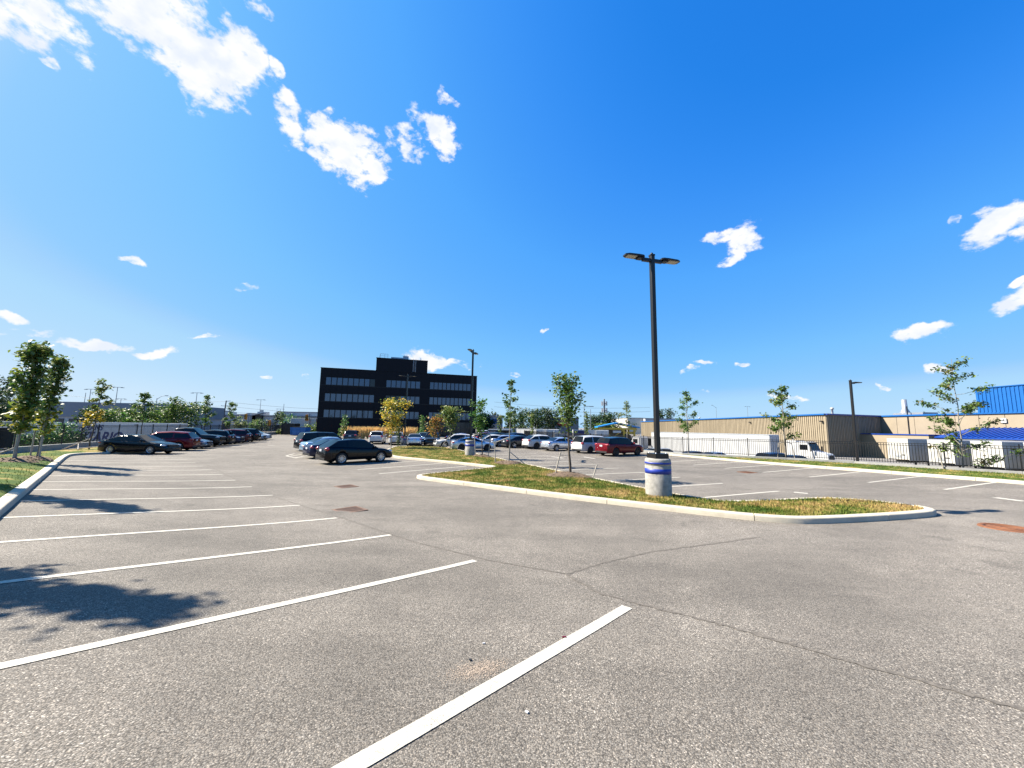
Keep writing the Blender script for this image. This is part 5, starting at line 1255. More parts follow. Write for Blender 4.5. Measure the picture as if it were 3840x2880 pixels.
for i, (dx, dy, ex, ey, h) in enumerate(((-1.5, -.5, .2, .1, .95), (-.6, -.8, 1.6, -.3, .35), (.2, -.9, -1.1, .2, .45))): stake(gp_(b.x + dx, b.y + dy, .03), gp_(b.x + ex, b.y + ey, h), ('long pale prop leaning by the yellow leaved tree', 'broken stake lying on the mulch behind the black sedan', 'short crossed stake on the mulch behind the black sedan')[i])
for px, Y, H, W_, lb, sd, kw in ((306, 41, 5.9, 2.7, 'thin sapling with a loose top rising behind the black sedan', 26, dict(n=800, nb=11, clear=.42)),
        (441, 54, 6.6, 2.7, 'thin spindly sapling above the black pickup', 27, dict(n=800, nb=12, clear=.3)), (495, 62, 6.3, 2.6, 'thin sapling with a tufted top among the far left cars', 28, dict(n=800, nb=11, clear=.25)),
        (596, 88, 5.3, 2.4, 'dark young tree before the sloped shop entrance', 29, dict(n=500, nb=14, clear=.2, style='column', pal=DARKG)), (606, 90, 5.2, 2.4, 'young tree left of the white box truck', 30, dict(n=500, nb=14, clear=.2, style='column'))):
    b = A(px, Y); tree((b.x, b.y, b.z), H, W_, lb, sd, size=.27, **kw)
# right verge
t, b = ptree(1487, 976, 834, 66, 'loose sapling on the verge in front of the long white trailer', 31, dz=.15, mul=1.1, n=1200, nb=12, clear=.42, size=.2, pal=GREENS + BRIGHT[:1], bark=M_BARKP)
stake(gp_(b.x - .9, b.y, 0), gp_(b.x - .75, b.y, 1.6), 'thin stake left of the sapling at the long white trailer')
t, b = ptree(1698, 991.5, 823, 100, 'wide sparse sapling left of the warehouse corner', 32, dz=.15, mul=1.2, n=1500, nb=14, clear=.42, size=.19, pal=GREENS + MIXG, bark=M_BARKP)
for dx in (-1.0, 1.0): s1 = gp_(b.x + dx, b.y - .1, 0); stake(s1, Vector((b.x + dx * .55, b.y, b.z + 1.35)), f"pale stake {'left' if dx < 0 else 'right'} of the wide sparse sapling"); tie(t, (b.x + dx * .55, b.y, b.z + 1.3), (b.x, b.y, b.z + 1.45), .03)
t, b = ptree(2083.5, 1015, 766, 160, 'large open sapling with spreading branches before the right trailers', 33, dz=.15, mul=1.25, n=2600, nb=20, clear=.24, size=.17, pal=GREENS + [(.12, .10, .03), (.06, .09, .03)], bark=M_BARKP, trunk_r=.05)
stake(gp_(b.x - 1.3, b.y, 0), gp_(b.x - 1.6, b.y, 1.55), 'pale stake leaning left of the large open sapling')
b = A(1354, 55); tree((b.x, b.y, b.z), 6.8, 3.6, 'wispy pale sapling in front of the yellow canopy', 34, n=600, nb=12, clear=.35, size=.24, pal=PALEG, bark=M_BARKP)
for px, Y, H, lb, sd in ((1267, 70, 5.6, 'slim columnar tree beside the red oval sign', 35), (1150, 72, 5.2, 'slim yellow green columnar tree before the big dark tree', 36), (1080, 74, 5.0, 'slim columnar tree left of the thin staked tree', 37), (1111, 74, 5.2, 'slim columnar tree right of the thin staked tree', 38)):
    b = A(px, Y); tree((b.x, b.y, b.z), H, 1.1, lb, sd, n=520, nb=18, clear=.15, size=.26, pal=PALEG + MIXG, style='column')

# background trees
def big(px, Y, toppy, wpx, label, seed, pal=DARKG, n=2600, size=.5, style='round', zg=YARD, clear=.12, nb=26):
    b = A(px, Y, zg); H = zat(px, toppy, Y) - zg; return tree((b.x, b.y, zg), H, wpx / (FX / Y), label, seed, style=style, pal=pal, n=n, size=size, nb=nb, clear=clear, group='trees beyond the lot', name='tree')
big(1152, 100, 884, 62, 'broad dark green tree behind the white trailers, left half', 41, pal=DARKG + GREENS[:1]); big(1188, 104, 882, 58, 'broad dark green tree behind the white trailers, right half', 42, pal=DARKG)
big(1288, 119, 897, 52, 'round dark tree left of the blue canopy roof', 43, pal=DARKG + GREENS[2:3]); big(1316, 121, 892, 50, 'tall round dark tree beside the blue canopy roof', 44, pal=DARKG + GREENS[2:3]); big(1303, 114, 915, 40, 'lighter green low tree in front of the round dark trees', 45, pal=GREENS + PALEG[:1])
big(1069, 125, 886, 26, 'dark pine with tiered boughs right of the office', 46, style='cone', n=1300, pal=DARKG, size=.6); big(1100, 130, 890, 34, 'dark spruce behind the thin staked tree', 47, style='cone', n=1400, pal=DARKG, size=.6); big(1125, 128, 888, 34, 'dark spruce beside the street lamp', 48, style='cone', n=1400, pal=DARKG, size=.6)
big(1040, 105, 892, 30, 'dark tree at the right end of the black office', 49, pal=DARKG); big(1050, 100, 905, 30, 'low dark tree right of the black office', 50, pal=DARKG)
big(1427, 190, 882, 22, 'dark treetop above the warehouse roof, left one', 51, pal=DARKG, n=900, size=.8); big(1446, 195, 881, 26, 'dark treetop above the warehouse roof, right one', 52, pal=DARKG, n=900, size=.8)
big(385, 62, 868, 74, 'large bushy green tree right of the lettered trailer', 53, pal=GREENS + DARKG[:1], n=3600, size=.34, clear=.05); big(372, 60, 853, 30, 'upright leafy tree rising out of the bushy green tree', 54, pal=GREENS, n=700, size=.3, clear=.4, nb=12)
for i, (px, Y, tp, w, pal, lb) in enumerate(((222, 70, 886, 46, GREENS, 'bright green tree above the left end of the lettered trailer'), (262, 74, 880, 52, PALEG, 'pale willow green tree behind the lettered trailer'), (292, 70, 892, 44, GREENS + BRIGHT, 'bushy tree above the middle of the lettered trailer'), (330, 68, 888, 46, GREENS, 'bushy tree above the right end of the lettered trailer'), (350, 72, 876, 30, GREENS, 'leafy tree tip left of the large bushy tree'), (192, 62, 884, 40, DARKG, 'dark tree behind the yellow leaved tree'),
        (6, 58, 806, 60, DARKG, 'tall dark tree at the very left behind the maples'), (40, 60, 868, 60, DARKG, 'dark tree behind the leftmost maple'), (-30, 50, 830, 60, DARKG, 'dark tree cut by the left picture edge'))):
    big(px, Y, tp, w, lb, 60 + i, pal=pal, n=1900, size=.4, clear=.05)
# bushes growing through the left fence
def bush(x, y, z, rx, ry, h, label, seed, pal=BRIGHT, n=1300, size=.2, name='bush', group='bushes by the fences'):
    r = np.random.default_rng(seed); t = empty(name, label, 'bush', (x, y, z), 0, group); mb = MB(); nc = 26; P = []; cl = []
    for i in range(nc):
        a, q = r.uniform(0, 6.28), math.sqrt(r.random()); c = Vector((rx * q * math.cos(a), ry * q * math.sin(a), h * r.uniform(.25, .95) * (1 - .35 * q * q)))
        if i < 9: mb.tube([(c.x * .15, c.y * .15, -.1), (c.x * .6, c.y * .6, c.z * .55), tuple(c)], [.03, .02, .008], 5)
        k = n // nc; P.append(np.array(c) + r.normal(0, .13 * (rx + h) * .5, (k, 3))); cl.append(np.full(k, i))
    P = np.concatenate(P); P[:, 2] = np.clip(P[:, 2], .02, h * 1.05); part('stem', mb, M_BARK, t); obj('leaves', leaves_mesh(P, r, size, pal, np.concatenate(cl), name='leaves'), t, M_LEAF); return t
for px, Y, rx, h, pal, lb, sd in ((124, 36, 1.3, 3.6, BRIGHT, 'bright green bush rising through the left fence', 71), (156, 38, 1.3, 2.9, DARKG + BRIGHT[:1], 'dark green bush at the left end of the lettered trailer', 72), (105, 35, 1.2, 2.4, BRIGHT, 'low green bush below the two pronged maple', 73), (60, 33, 1.0, 2.2, PALEG + BRIGHT, 'yellow green bush behind the fence between the maples', 74), (174, 40, .7, 1.7, DARKG, 'small dark bush at the trailer wheels', 75)):
    b = A(px, Y, -1.7); bush(b.x, b.y, -1.7, rx, rx * .6, h, lb, sd, pal)
# hedges by the street
for px, Y, rx, h, pal, lb, sd in ((680, 86, 2.6, 2.8, GREENS, 'green hedge bush right of the blue dumpster', 76), (612, 84, 1.6, 1.1, PALEG + YELS[1:2], 'low yellow green hedge left of the dark dumpster', 77), (636, 86, 2.2, 1.7, DARKG, 'dark low hedge behind the white hatchback', 78), (558, 100, 2.6, 3.6, BRIGHT + PALEG, 'round bright bush in front of the shops', 79), (520, 105, 1.9, 3.6, PALEG, 'pale small tree like bush by the shop window', 80), (632, 112, 4, 5.2, BRIGHT, 'green bushy tree behind the white box truck', 81)):
    b = A(px, Y); bush(b.x, b.y, b.z, rx, rx * .7, h, lb, sd, pal, n=900, size=.34)
r_ = np.random.default_rng(5); P = np.c_[r_.normal(0, .16, 420), r_.normal(0, .16, 420), r_.uniform(.1, 2.3, 420)]; part('stem', MB().tube([(0, 0, 0), (0, 0, 2.2)], [.03, .01], 5), M_BARK, SHRUB_SLIM); obj('leaves', leaves_mesh(P, r_, .17, DARKG, name='leaves'), SHRUB_SLIM, M_LEAF)
# tan ornamental grasses along the foot of the office
def tan_grass(x, y, z, h, seed, label):
    r = np.random.default_rng(seed); mb = MB()
    for i in range(220):
        a, q = r.uniform(0, 6.28), r.uniform(.1, 1); l = h * r.uniform(.6, 1.05); ox, oy = .55 * q * math.cos(a), .55 * q * math.sin(a); b = (ox * 1.9, oy * 1.9, l); w = .05
        mb.add([(ox * .4 - w, oy * .4, 0), (ox * .4 + w, oy * .4, 0), (b[0] * .8 + w * 1.4, b[1] * .8, l * .8), (b[0], b[1], l), (b[0] * .8 - w * 1.4, b[1] * .8, l * .8)], [(0, 1, 2, 3, 4)])
    me = mb.mesh('ornamental_grass'); nv = len(me.vertices); a_ = me.attributes.new('tint', 'FLOAT_COLOR', 'POINT'); a_.data.foreach_set('color', (np.array([.80, .55, .22, 1.0])[None, :] * np.repeat(r.uniform(.7, 1.2, nv // 5), 5)[:, None]).astype(np.float32).ravel()); o = obj('ornamental_grass', me, None, M_LEAF, (x, y, z)); tag(o, label, 'grass clump', 'tan grasses at the foot of the office')
WH = ['left of the dark grey suv', 'above the dark grey suv', 'right above the dark grey suv', 'left of the yellow tree', 'behind the yellow tree trunk', 'behind the first white suv', 'between the two white suvs', 'right of the second white suv', 'left of the silver sedan', 'above the silver sedan']
for i, px in enumerate((748, 768, 785, 797, 810, 828, 842, 856, 880, 893)):
    Y = 66 + i * .6; b = A(px, Y); tan_grass(b.x, b.y, b.z, 2.2, 90 + i, 'tan ornamental grass clump ' + WH[i])
# ---------------------------------------------------------------- trailers and trucks
M_TRW = mat('trailer_white', (.60, .60, .60), .4, var=.05, scale=.5)
M_DOCK = mat('trailer_docked', (.52, .51, .48), .5, var=.14, scale=.9)
M_TRR = mat('trailer_rail', (.45, .47, .50), .4, metal=.6)
M_BLUEW = mat('blue_lettering', (.012, .02, .13), .5, var=.05)
M_CYAN = mat('cyan_wrap', (.02, .25, .55), .4, var=.3, scale=.6)
M_SKIRT = mat('dark_underframe', (.02, .02, .022), .7)
def wheel_set(t, xs, ys, r=.5, w=.28):
    tm = MB().lathe([(r * .55, -w / 2), (r * .95, -w / 2), (r, -w * .35), (r, w * .35), (r * .95, w / 2), (r * .55, w / 2)], 20, 'y').mesh('wheel'); hm = MB().lathe([(.001, -w * .3), (r * .56, -w * .3), (r * .56, w * .3), (.001, w * .3)], 14, 'y').mesh('hub')
    for x in xs:
        for y in ys: q = obj('wheel', tm, t, M_TYRE, (x, y, r)); obj('hub', hm, q, M_TRW)
def trailer(x, y, z, az, label, L=16.0, Wd=2.6, floor=1.15, top=4.1, m=None, panels=True, wheels=True, group='white trailers in the truck yards', name='trailer', doors=True, legs=True):
    """origin at the rear end centre, +x towards the nose; az = azimuth the nose points to"""
    t = empty(name, label, 'trailer', (x, y, z), math.radians(90 - az), group); h = Wd / 2; m = m or M_TRW
    part('body', MB().box((0, -h, floor), (L, h, top)), m, t, bev=.03)
    for s in (-1, 1):
        part('bottom_rail', MB().box((.02, s * h - .03, floor - .12), (L - .02, s * h + .012, floor + .05)), M_TRR, t)
        part('top_rail', MB().box((.02, s * h - .03, top - .1), (L - .02, s * h + .012, top + .015)), M_TRR, t)
    mb = MB()
    for s in (-1, 1):
        k = int(L / 1.22)
        for i in range(1, k): mb.box((i * L / k - .02, s * (h + .006) - .006, floor + .05), (i * L / k + .02, s * (h + .006) + .006, top - .1))
    if panels: tag(part('panel_seam', mb, M_WHITE2, t), kind='stuff')
    part('underframe', MB().box((.3, -.6, floor - .35), (L - .3, .6, floor - .12)), M_SKIRT, t)
    if doors:
        for s in (-1, 1):
            d = part('door', MB().box((-.05, min(s * .02, s * (h - .04)), floor + .04), (-.002, max(s * .02, s * (h - .04)), top - .14)), m, t)
            for k in (.35, .8): part('lock_rod', MB().tube([(-.07, s * h * k, floor + .06), (-.07, s * h * k, top - .16)], .02, 6), M_TRR, d)
            part('hinge', MB().box((-.08, s * (h - .09) - .06, top - .9), (-.045, s * (h - .09) + .06, top - .8)), M_TRR, d)
        part('bumper', MB().box((-.02, -h + .2, .5), (.08, h - .2, .62)), M_SKIRT, t)
        for s in (-1, 1): part('bumper_post', MB().box((-.01, s * .7 - .05, .62), (.07, s * .7 + .05, floor - .12)), M_SKIRT, t)
    if wheels: wheel_set(t, (1.6, 2.9), (-1.0, 1.0))
    if legs:
        for s in (-1, 1): part('landing_leg', MB().box((L - 3.0, s * .75 - .07, .05), (L - 2.86, s * .75 + .07, floor - .12)).box((L - 3.08, s * .75 - .14, 0), (L - 2.78, s * .75 + .14, .05)), M_SKIRT, t)
        part('glad_hand_box', MB().box((L + .002, -.3, floor + .25), (L + .05, .3, floor + .5)), M_TRR, t)
        part('nose_mark', MB().box((L + .002, .45, floor + .5), (L + .02, .85, floor + .62)), M_SKIRT, t)
    return t
# docked trailers on the right: noses face the lot
for Y, x, lb in ((48.3, 50.0, 'leftmost docked white trailer by the panelled wall'), (43.5, 50.0, 'docked white trailer second from the left, beside the leaning stake'), (39.3, 50.0, 'docked white trailer with stained nose right of the large sapling'), (35.1, 50.0, 'docked white trailer cut off by the right picture edge')):
    trailer(x + 15, Y, YARD - .1, -90, lb, L=15, top=3.75, doors=False, m=M_DOCK, group='white trailers docked on the right')
# long trailer behind the fence, doors towards the lot
d = Vector((math.sin(R_(-32)), math.cos(R_(-32))))
tr = trailer(33.6, 47.6, -3.0, -32, 'long white trailer with blue grey rear doors behind the fence', L=17.5, m=M_TRW)
# lettered trailer on the left
lt = trailer(-62.5 , 53.5, YARD, 96, 'white trailer with TRANS ONTARIO lettering behind the left fence', L=16.3, top=4.1, group='white trailers in the left yard')
text('TRANS', 'lettering', M_BLUEW, lt, 1.05, (4.5, -1.316, 3.0), (math.pi / 2, 0, 0), shear=.25, off=.025)
text('ONTARIO', 'lettering', M_BLUEW, lt, 1.95, (4.9, -1.316, 1.42), (math.pi / 2, 0, 0), shear=.25, off=.05)
for xx in (4.6, 11.0): part('marker_plate', MB().box((xx, -1.32, 3.78), (xx + .45, -1.302, 3.86)), M_SKIRT, lt)
trailer(-80, 54, YARD, 96, 'white trailer with a pale green side at the left edge', L=15, top=4.0, m=mat('trailer_green_white', (.62, .70, .66), .4), group='white trailers in the left yard')
t = trailer(-62, 40, YARD, 98, 'white trailer end with small lettering at the far left', L=7.5, top=3.5, group='white trailers in the left yard')
# white tractor with hood, right yard
def tractor(x, y, z, az, label, cabm=M_TRW, sleeper=True):
    t = empty('truck_tractor', label, 'truck', (x, y, z), math.radians(90 - az), 'trucks in the yards')
    c = MB(); pr = [(0, 1.0), (0, 3.05), (.4, 3.2), (1.3, 3.15), (1.75, 2.15), (1.95, 1.0)]; n = len(pr)
    vs = [(px, -1.1, pz) for px, pz in pr] + [(px, 1.1, pz) for px, pz in pr]; c.add(vs, [tuple(range(n)), tuple(range(2 * n - 1, n - 1, -1))] + [(i, i + n, (i + 1) % n + n, (i + 1) % n) for i in range(n)]); part('cab', c, cabm, t, bev=.05)
    hd = MB(); pr = [(1.8, .7), (1.8, 2.02), (3.2, 1.72), (3.42, 1.5), (3.45, .7)]; n = len(pr); vs = [(px, -.95 if px < 3 else -.8, pz) for px, pz in pr] + [(px, .95 if px < 3 else .8, pz) for px, pz in pr]
    hd.add(vs, [tuple(range(n)), tuple(range(2 * n - 1, n - 1, -1))] + [(i, i + n, (i + 1) % n + n, (i + 1) % n) for i in range(n)]); part('hood', hd, cabm, t, bev=.06)
    ws = MB(); ws.add([(1.37, -.95, 3.02), (1.37, .95, 3.02), (1.79, .98, 2.12), (1.79, -.98, 2.12)], [(0, 1, 2, 3)[::-1]]); ws.v = [(a + .02, b, c_ + .01) for a, b, c_ in ws.v]; part('windscreen', ws, M_GLASS, t)
    part('visor', MB().box((1.3, -.95, 3.08), (1.62, .95, 3.14)), M_SKIRT, t)
    for i in range(5): part('marker_lamp', MB().box((1.0, -.8 + i * .4 - .05, 3.2), (1.12, -.8 + i * .4 + .05, 3.26)), M_SKIRT, t)
    for s in (-1, 1):
        part('side_window', MB().box((.35, s * 1.1 - .008, 2.1), (1.3, s * 1.1 + .012 * s + .001, 2.8)), M_GLASS, t)
        part('mirror', MB().box((1.75, s * 1.35 - .05, 1.95), (1.85, s * 1.35 + .05, 2.6)), M_SKIRT, t)
        part('headlight', MB().box((3.38, s * .62 - .14, 1.0), (3.47, s * .62 + .14, 1.25)), M_HEAD, t)
        part('fuel_tank', MB().tube([(-.2, s * .95, .75), (1.3, s * .95, .75)], .32, 14), M_TRR, t)
    part('grille', MB().box((3.42, -.45, .9), (3.475, .45, 1.55)), M_SKIRT, t); part('bumper', MB().box((3.3, -1.1, .42), (3.55, 1.1, .75)), M_TRR, t)
    if sleeper: part('sleeper', MB().box((-1.3, -1.1, 1.0), (-.01, 1.1, 3.3)), cabm, t, bev=.08)
    part('chassis', MB().box((-4.2, -.45, .7), (3.2, .45, .98)), M_SKIRT, t); part('exhaust', MB().tube([(-1.5 if sleeper else -.2, 1.0, .9), (-1.5 if sleeper else -.2, 1.0, 3.7)], .08, 8), M_TRR, t)
    wheel_set(t, (2.5, -2.3, -3.6), (-.95, .95)); return t
p = A(1728, 52, 0); tractor(p.x, p.y, -3.0, 155, 'white truck tractor with dark windscreen facing right behind the fence')
p = A(1390, 62, 0); tractor(p.x, p.y, -2.9, -32, 'white truck cab at the far end of the long white trailer', sleeper=False)
# cluster of trailers in the far centre
for px, Y, az, L, m, lb in ((1142, 84, -50, 8.2, M_TRW, 'white trailer side on behind the white crossover'), (1171, 80, 8, 9, M_WHITE2, 'grey backed trailer behind the silver sedan'), (1193, 78, 8, 9, M_TRW, 'white trailer right of the grey backed one'),
        (1264, 80, -84, 5.3, M_CYAN, 'bright cyan wrapped box trailer above the white minivan'), (1301, 78, 10, 7, M_WHITE2, 'pale grey trailer left of the yellow canopy'), (1112, 86, -84, 5.5, mat('bluewhite', (.45, .55, .68), .5), 'pale blue trailer behind the thin staked tree')):
    p = A(px, Y, 0); dd = Vector((math.sin(R_(az)), math.cos(R_(az)))); off_ = L / 2 if abs(az) > 40 else 0
    tt = trailer(p.x - dd.x * off_, p.y - dd.y * off_, YARD, az, lb, L=L, top=3.95, group='trailers parked in the far centre yard', legs=False)
    if 'cyan' in lb:
        part('dark_wrap', MB().box((2.6, 1.305, 1.2), (5.2, 1.32, 3.8)), M_BLUEW, tt); part('white_stripe', MB().box((2.9, 1.325, 2.3), (5.0, 1.335, 2.8)), M_TRW, tt)
p = A(1080, 80, 0); t = empty('loading_shelter', 'dark flat roofed loading shelter behind the white pickup', 'shelter', (p.x, p.y, YARD), 0)
part('roof', MB().box((-2.6, 0, 3.6), (2.4, 4, 3.8)), M_TRW, t); part('wall', MB().box((-2.4, 3.7, 0), (2.2, 3.9, 3.6)), M_DARKW, t); part('glass_screen', MB().box((-2.2, .1, 1.6), (-.4, .18, 3.4)), M_PANE, t)
for x in (-2.5, 2.3): part('post', MB().box((x - .08, .02, 0), (x + .08, .18, 3.6)), M_FRAME, t)
p = A(1212, 74, 0); tractor(p.x, p.y, YARD, 100, 'white truck cab behind the silver sedan and the nearest tree')
# white box truck and dumpsters at the left street edge
b = A(648, 92); bt = empty('box_truck', 'white box truck parked on the street behind the dumpsters', 'truck', (b.x, b.y, b.z), math.radians(178), 'trucks in the yards')
part('box', MB().box((-4.6, -1.25, 1.0), (1.7, 1.25, 3.7)), M_TRW, bt, bev=.04)
cb = MB(); pr = [(1.75, .8), (1.75, 2.7), (2.9, 2.65), (3.35, 1.75), (3.45, .8)]; n = len(pr); vs = [(a, -1.1, c) for a, c in pr] + [(a, 1.1, c) for a, c in pr]; cb.add(vs, [tuple(range(n)), tuple(range(2 * n - 1, n - 1, -1))] + [(i, i + n, (i + 1) % n + n, (i + 1) % n) for i in range(n)])
part('cab', cb, PAINT['bluegrey'], bt, bev=.04); part('windscreen', MB().bar((2.95, 0, 2.58), (3.36, 0, 1.8), 1.9, .02, up=(0, 1, 0)), M_GLASS, bt); part('chassis', MB().box((-4.4, -.5, .6), (3.2, .5, 1.0)), M_SKIRT, bt); wheel_set(bt, (2.5, -2.6), (-.95, .95), .45)
for s in (-1, 1): part('side_window', MB().box((1.9, s * 1.1 - .01, 1.8), (2.8, s * 1.1 + .01, 2.5)), M_GLASS, bt)
def dumpster(px, Y, w, h, m, label, lidm):
    b = A(px, Y); t = empty('dumpster', label, 'dumpster', (b.x, b.y, b.z), 0, 'dumpsters at the lot edge'); mb = MB()
    mb.add([(-w, -.8, .12), (w, -.8, .12), (w, .8, .12), (-w, .8, .12), (-w * 1.0, -1.0, h), (w * 1.0, -1.0, h), (w * 1.0, .9, h), (-w * 1.0, .9, h)], [(0, 3, 2, 1), (0, 1, 5, 4), (1, 2, 6, 5), (2, 3, 7, 6), (3, 0, 4, 7)]); part('bin', mb, m, t)
    for k in (-1, 1): part('lid', MB().box((min(k * .02, k * w), -1.02, h), (max(k * .02, k * w), .92, h + .08)), lidm, t)
    for k in (-.9, .9):
        part('rib', MB().box((k * w - .06, -.99, .2), (k * w + .06, -.90, h - .1)), m, t); part('side_pocket', MB().box((k * w * 1.12 - .08, -.4, h * .5), (k * w * 1.12 + .08, .4, h * .62)), m, t)
dumpster(649.5, 78, 1.6, 1.7, mat('dumpster_blue', (.02, .16, .45), .5, var=.15, scale=2), 'blue dumpster at the far end of the aisle', M_TRIM)
dumpster(628, 80, 1.45, 2.4, mat('dumpster_black', (.01, .01, .011), .6), 'taller black dumpster left of the blue one', M_TRIM)

# ---------------------------------------------------------------- street lamps, utility poles, signals, wires
M_UTIL = mat('utility_grey', (.20, .21, .23), .7, var=.1)
M_SIG = mat('signal_yellow', (.62, .30, .03), .5)
def street_pole(px, Y, toppy, label, arms='T', w=.11, zg=-1.0, aw=1.6, m=None):
    b = A(px, Y, zg); H = zat(px, toppy, Y) - zg; t = empty('street_lamp', label, 'street lamp', (b.x, b.y, zg), 0, 'street lamps beyond the lot'); m = m or M_UTIL
    part('pole', MB().tube([(0, 0, 0), (0, 0, H)], [w, w * .6], 8), m, t)
    if arms == 'T':
        part('arm', MB().box((-aw, -.05, H - .1), (aw, .05, H)), m, t)
        for s in (-1, 1): part('lamp_head', MB().box((s * aw - .4, -.14, H - .22), (s * aw + .4, .14, H - .10)), m, t)
    elif arms == 'C':
        part('arm', MB().tube([(0, 0, H - .3), (aw * .5, 0, H + .5), (aw, 0, H + .7)], [.06, .05, .04], 6), m, t); part('lamp_head', MB().box((aw - .1, -.13, H + .62), (aw + .7, .13, H + .78)), m, t)
    elif arms == 'CL':
        part('arm', MB().tube([(0, 0, H - .3), (-aw * .5, 0, H + .7), (-aw, 0, H + 1.2)], [.08, .06, .05], 6), m, t); part('lamp_head', MB().box((-aw - .7, -.13, H + 1.12), (-aw + .1, .13, H + 1.3)), m, t)
    elif arms == 'L': part('arm', MB().box((0, -.06, H - .12), (aw, .06, H)), m, t); part('lamp_head', MB().box((aw * .6, -.15, H - .16), (aw + .2, .15, H - .04)), m, t)
    return t
for a in ((184, 110, 840, 'twin armed street lamp above the grey building, shorter one', 'T'), (242, 110, 836, 'tall twin armed street lamp above the willow tree', 'T'), (253, 130, 861, 'low twin armed street lamp behind the tall one', 'T'), (331, 100, 860, 'street lamp with one curved arm above the trailer', 'C'), (347, 130, 870, 'low twin armed street lamp behind the bushy tree', 'T'), (417, 115, 848, 'slim twin armed lamp pole above the shops', 'T'), (558, 150, 863, 'thin pole with short crossbar among the shops', 'T'), (602, 170, 883, 'short thin lamp on the shop skyline', 'T'), (609, 130, 872, 'slender bare pole left of the office', 'N'), (174, 118, 848, 'plain pole beside the shorter twin lamp', 'N'),
        (1132, 112, 892, 'pale street lamp with arm to the left in front of the spruces', 'CL'), (1112, 108, 888, 'slender dark pole among the dark spruces', 'N'), (1262, 92, 877, 'dark lamp post with one flat arm beside the columnar tree', 'L'), (1330, 118, 897, 'pale street lamp with curved arm behind the blue canopy', 'CL'), (1276, 110, 884, 'slender wooden pole right of the columnar tree', 'N'), (1549, 215, 880, 'distant street lamp above the warehouse roof', 'CL'), (1614 + 3, 230, 878, 'distant thin pole above the warehouse roof', 'T'), (1426, 215, 878, 'thin pole beside the dark treetops over the warehouse', 'N')):
    street_pole(*a, aw=1.5 if a[4] == 'T' else 2.2)
def utility(px, Y, toppy, label, zg=-1.0, lean=0):
    b = A(px, Y, zg); H = zat(px, toppy, Y) - zg; t = empty('utility_pole', label, 'utility pole', (b.x, b.y, zg), 0, 'utility poles'); part('pole', MB().tube([(0, 0, 0), (lean, 0, H)], [.22, .14], 8), mat('pole_wood', (.10, .09, .085), .9), t)
    for k, hh in enumerate((H - .2, H - 1.7, H - 3.2)):
        part('crossarm', MB().box((lean * .9 - (1.3 if k else .1), -.06, hh), (lean * .9 + 1.3, .06, hh + .12)), M_UTIL, t)
        for s in (-1.2, 1.2):
            if k or s > 0: part('insulator', MB().lathe([(.05, hh + .12), (.07, hh + .25), (.03, hh + .3)], 8, c=(lean * .9 + s, 0, 0)), M_TRR, t)
    return t
utility(479, 112, 865, 'leaning utility pole with three crossarms above the shops', lean=.5)
# cell mast
b = A(1306, 175, YARD); H = zat(1306, 862, 175) - YARD; t = empty('cell_mast', 'cell mast with antenna panels behind the round dark trees', 'mast', (b.x, b.y, YARD)); part('pole', MB().tube([(0, 0, 0), (0, 0, H)], [.5, .35], 10), M_UTIL, t)
for hh in (H - 2.2, H - 5.5):
    part('ring', MB().lathe([(1.0, hh), (1.15, hh), (1.15, hh + .2), (1.0, hh + .2)], 12), M_UTIL, t)
    for k in range(6): a = k * math.pi / 3; part('antenna', MB().box((1.25 * math.cos(a) - .16, 1.25 * math.sin(a) - .16, hh - .9), (1.25 * math.cos(a) + .16, 1.25 * math.sin(a) + .16, hh + 1.1)), M_TRW, t)
def signal(px, Y, py, label, pole=True):
    b = A(px, Y, -1.0); zc = zat(px, py, Y); t = empty('traffic_signal', label, 'traffic light', (b.x, b.y, -1.0), 0, 'yellow traffic signals by the street'); h = zc + 1.0
    part('housing', MB().box((-.22, -.18, h - .6), (.22, .18, h + .6)), M_SIG, t, bev=.03); part('backplate', MB().box((-.34, .185, h - .75), (.34, .21, h + .75)), M_SIG, t)
    for k, c in enumerate((-.4, 0, .4)): part('lens', MB().lathe([(.001, -.19), (.13, -.19), (.14, -.26), (.15, -.181)], 12, 'y', (0, 0, h + c)), M_PIT, t)
    part('pole', MB().tube([(.6, .3, 0), (.6, .3, h + .9), (0, .3, h + .9)], .09, 8), M_UTIL, t)
for px, Y, py, lb in ((528, 96, 900, 'orange yellow traffic signal above the shop roof, far left one'), (660, 90, 902, 'orange yellow traffic signal over the white box truck, left of two'), (692, 90, 908, 'orange yellow traffic signal nearest the black office corner'), (580, 96, 914, 'dark sided traffic signal in front of the sloped shop roof'), (448, 100, 902, 'orange traffic signal above the left end of the shops')): signal(px, Y, py, lb)
M_WIRE = mat('wire_black', (.03, .03, .035), .6)
def wire(a, b, sag, label):
    a, b = Vector(a), Vector(b); pts = [a.lerp(b, i / 16) - Vector((0, 0, sag * 4 * (i / 16) * (1 - i / 16))) for i in range(17)]
    o = obj('power_line', MB().tube(pts, .028, 4, cap=False).mesh('power_line'), None, M_WIRE); tag(o, label, 'power line', 'overhead wires')
q = A(479, 112, 0); h = zat(479, 865, 112)
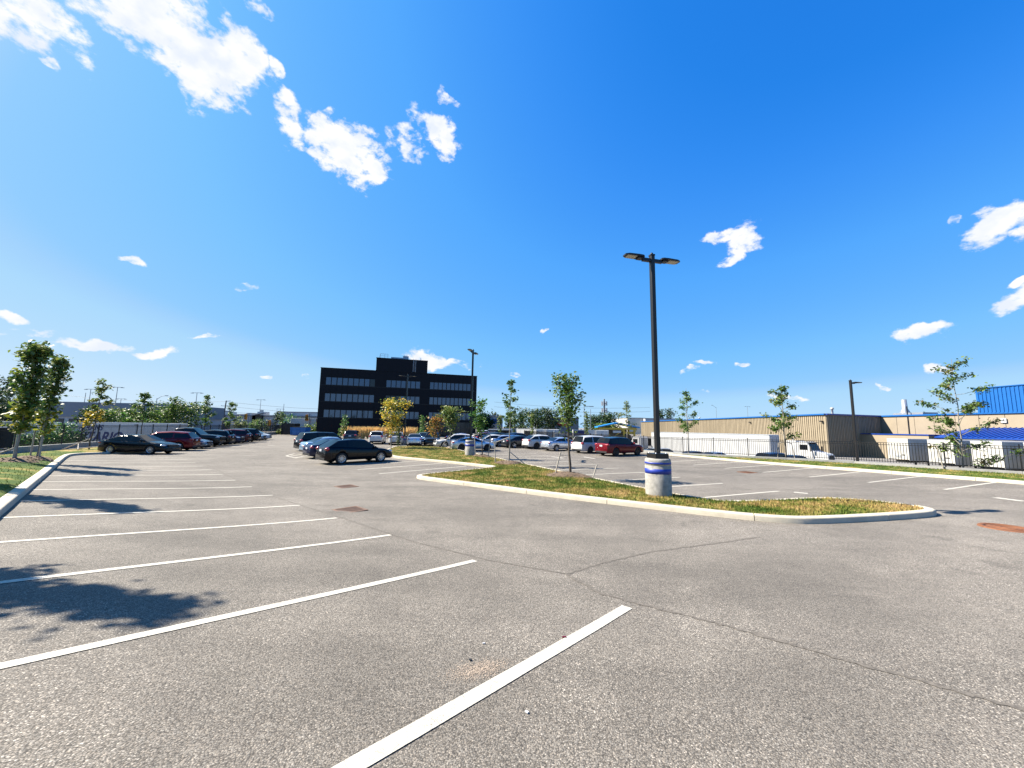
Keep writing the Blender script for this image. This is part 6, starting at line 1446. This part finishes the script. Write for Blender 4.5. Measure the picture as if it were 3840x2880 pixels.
wire((q.x, 112, h - .3), (-150, 118, h + 2), 1.2, 'overhead wire running left from the top of the utility pole'); wire((q.x, 112, h - 1.6), (-150, 118, h - .5), 1.2, 'overhead wire running left from the middle crossarm'); wire((q.x, 112, h - 3.2), (-150, 118, h - 2.4), 1.2, 'overhead wire running left from the lowest crossarm')
wire((q.x, 112, h - .3), (-36, 125, h - 1), 1.2, 'overhead wire running right from the top of the utility pole'); wire((q.x, 112, h - 1.6), (-36, 125, h - 2.4), 1.2, 'overhead wire running right from the middle crossarm'); wire((q.x, 112, h - 3.2), (-36, 125, h - 3.9), 1.0, 'overhead wire running right from the lowest crossarm')
wire((-6, 128, 10.0), (48, 128, 9.0), 1.0, 'high overhead wire beyond the far trailers'); wire((-6, 128, 8.4), (48, 128, 7.6), 1.0, 'lower overhead wire beyond the far trailers')
# antenna dish shaped rack on the trailer roof seen above the red suv
# small litter on the asphalt
def bit(px, py, dims, m, label):
    c = G(px, py); o = obj('litter', MB().box((-dims[0], -dims[1], 0), (dims[0], dims[1], dims[2])).mesh('litter'), None, m, gp(c.x, c.y, .004), (0, 0, rnd.uniform(0, 3))); tag(o, label, 'litter', 'litter on the asphalt')
bit(1219, 1378, (.018, .008, .01), PAINT['red'], 'tiny red scrap beside the nearest white line'); bit(1045, 1391, (.011, .006, .006), M_TRW, 'white scrap on the asphalt near the sand patch'); bit(1138, 1540, (.011, .008, .006), M_TRW, 'white pebble like scrap low in the foreground'); bit(1016, 1427, (.009, .009, .008), M_TRIM, 'dark scrap above the sand patch')
M_SAND = mat('sand', (.48, .38, .29), .95, var=.3, scale=30)
c = G(1035, 1447); r = np.random.default_rng(3); mb = MB()
for _ in range(2600):
    x, y = r.normal(0, .13), r.normal(0, .055); s = r.uniform(.0015, .0045); p = gp(c.x + x * .8 + y * .5, c.y + x * .45 - y, .002); a = r.uniform(0, 6); mb.add([(p.x + s * math.cos(a + k * 2.1), p.y + s * math.sin(a + k * 2.1), p.z + (.002 if k else .004)) for k in range(3)], [(0, 1, 2)])
tag(obj('sand', mb.mesh('sand'), None, M_SAND), kind='stuff')
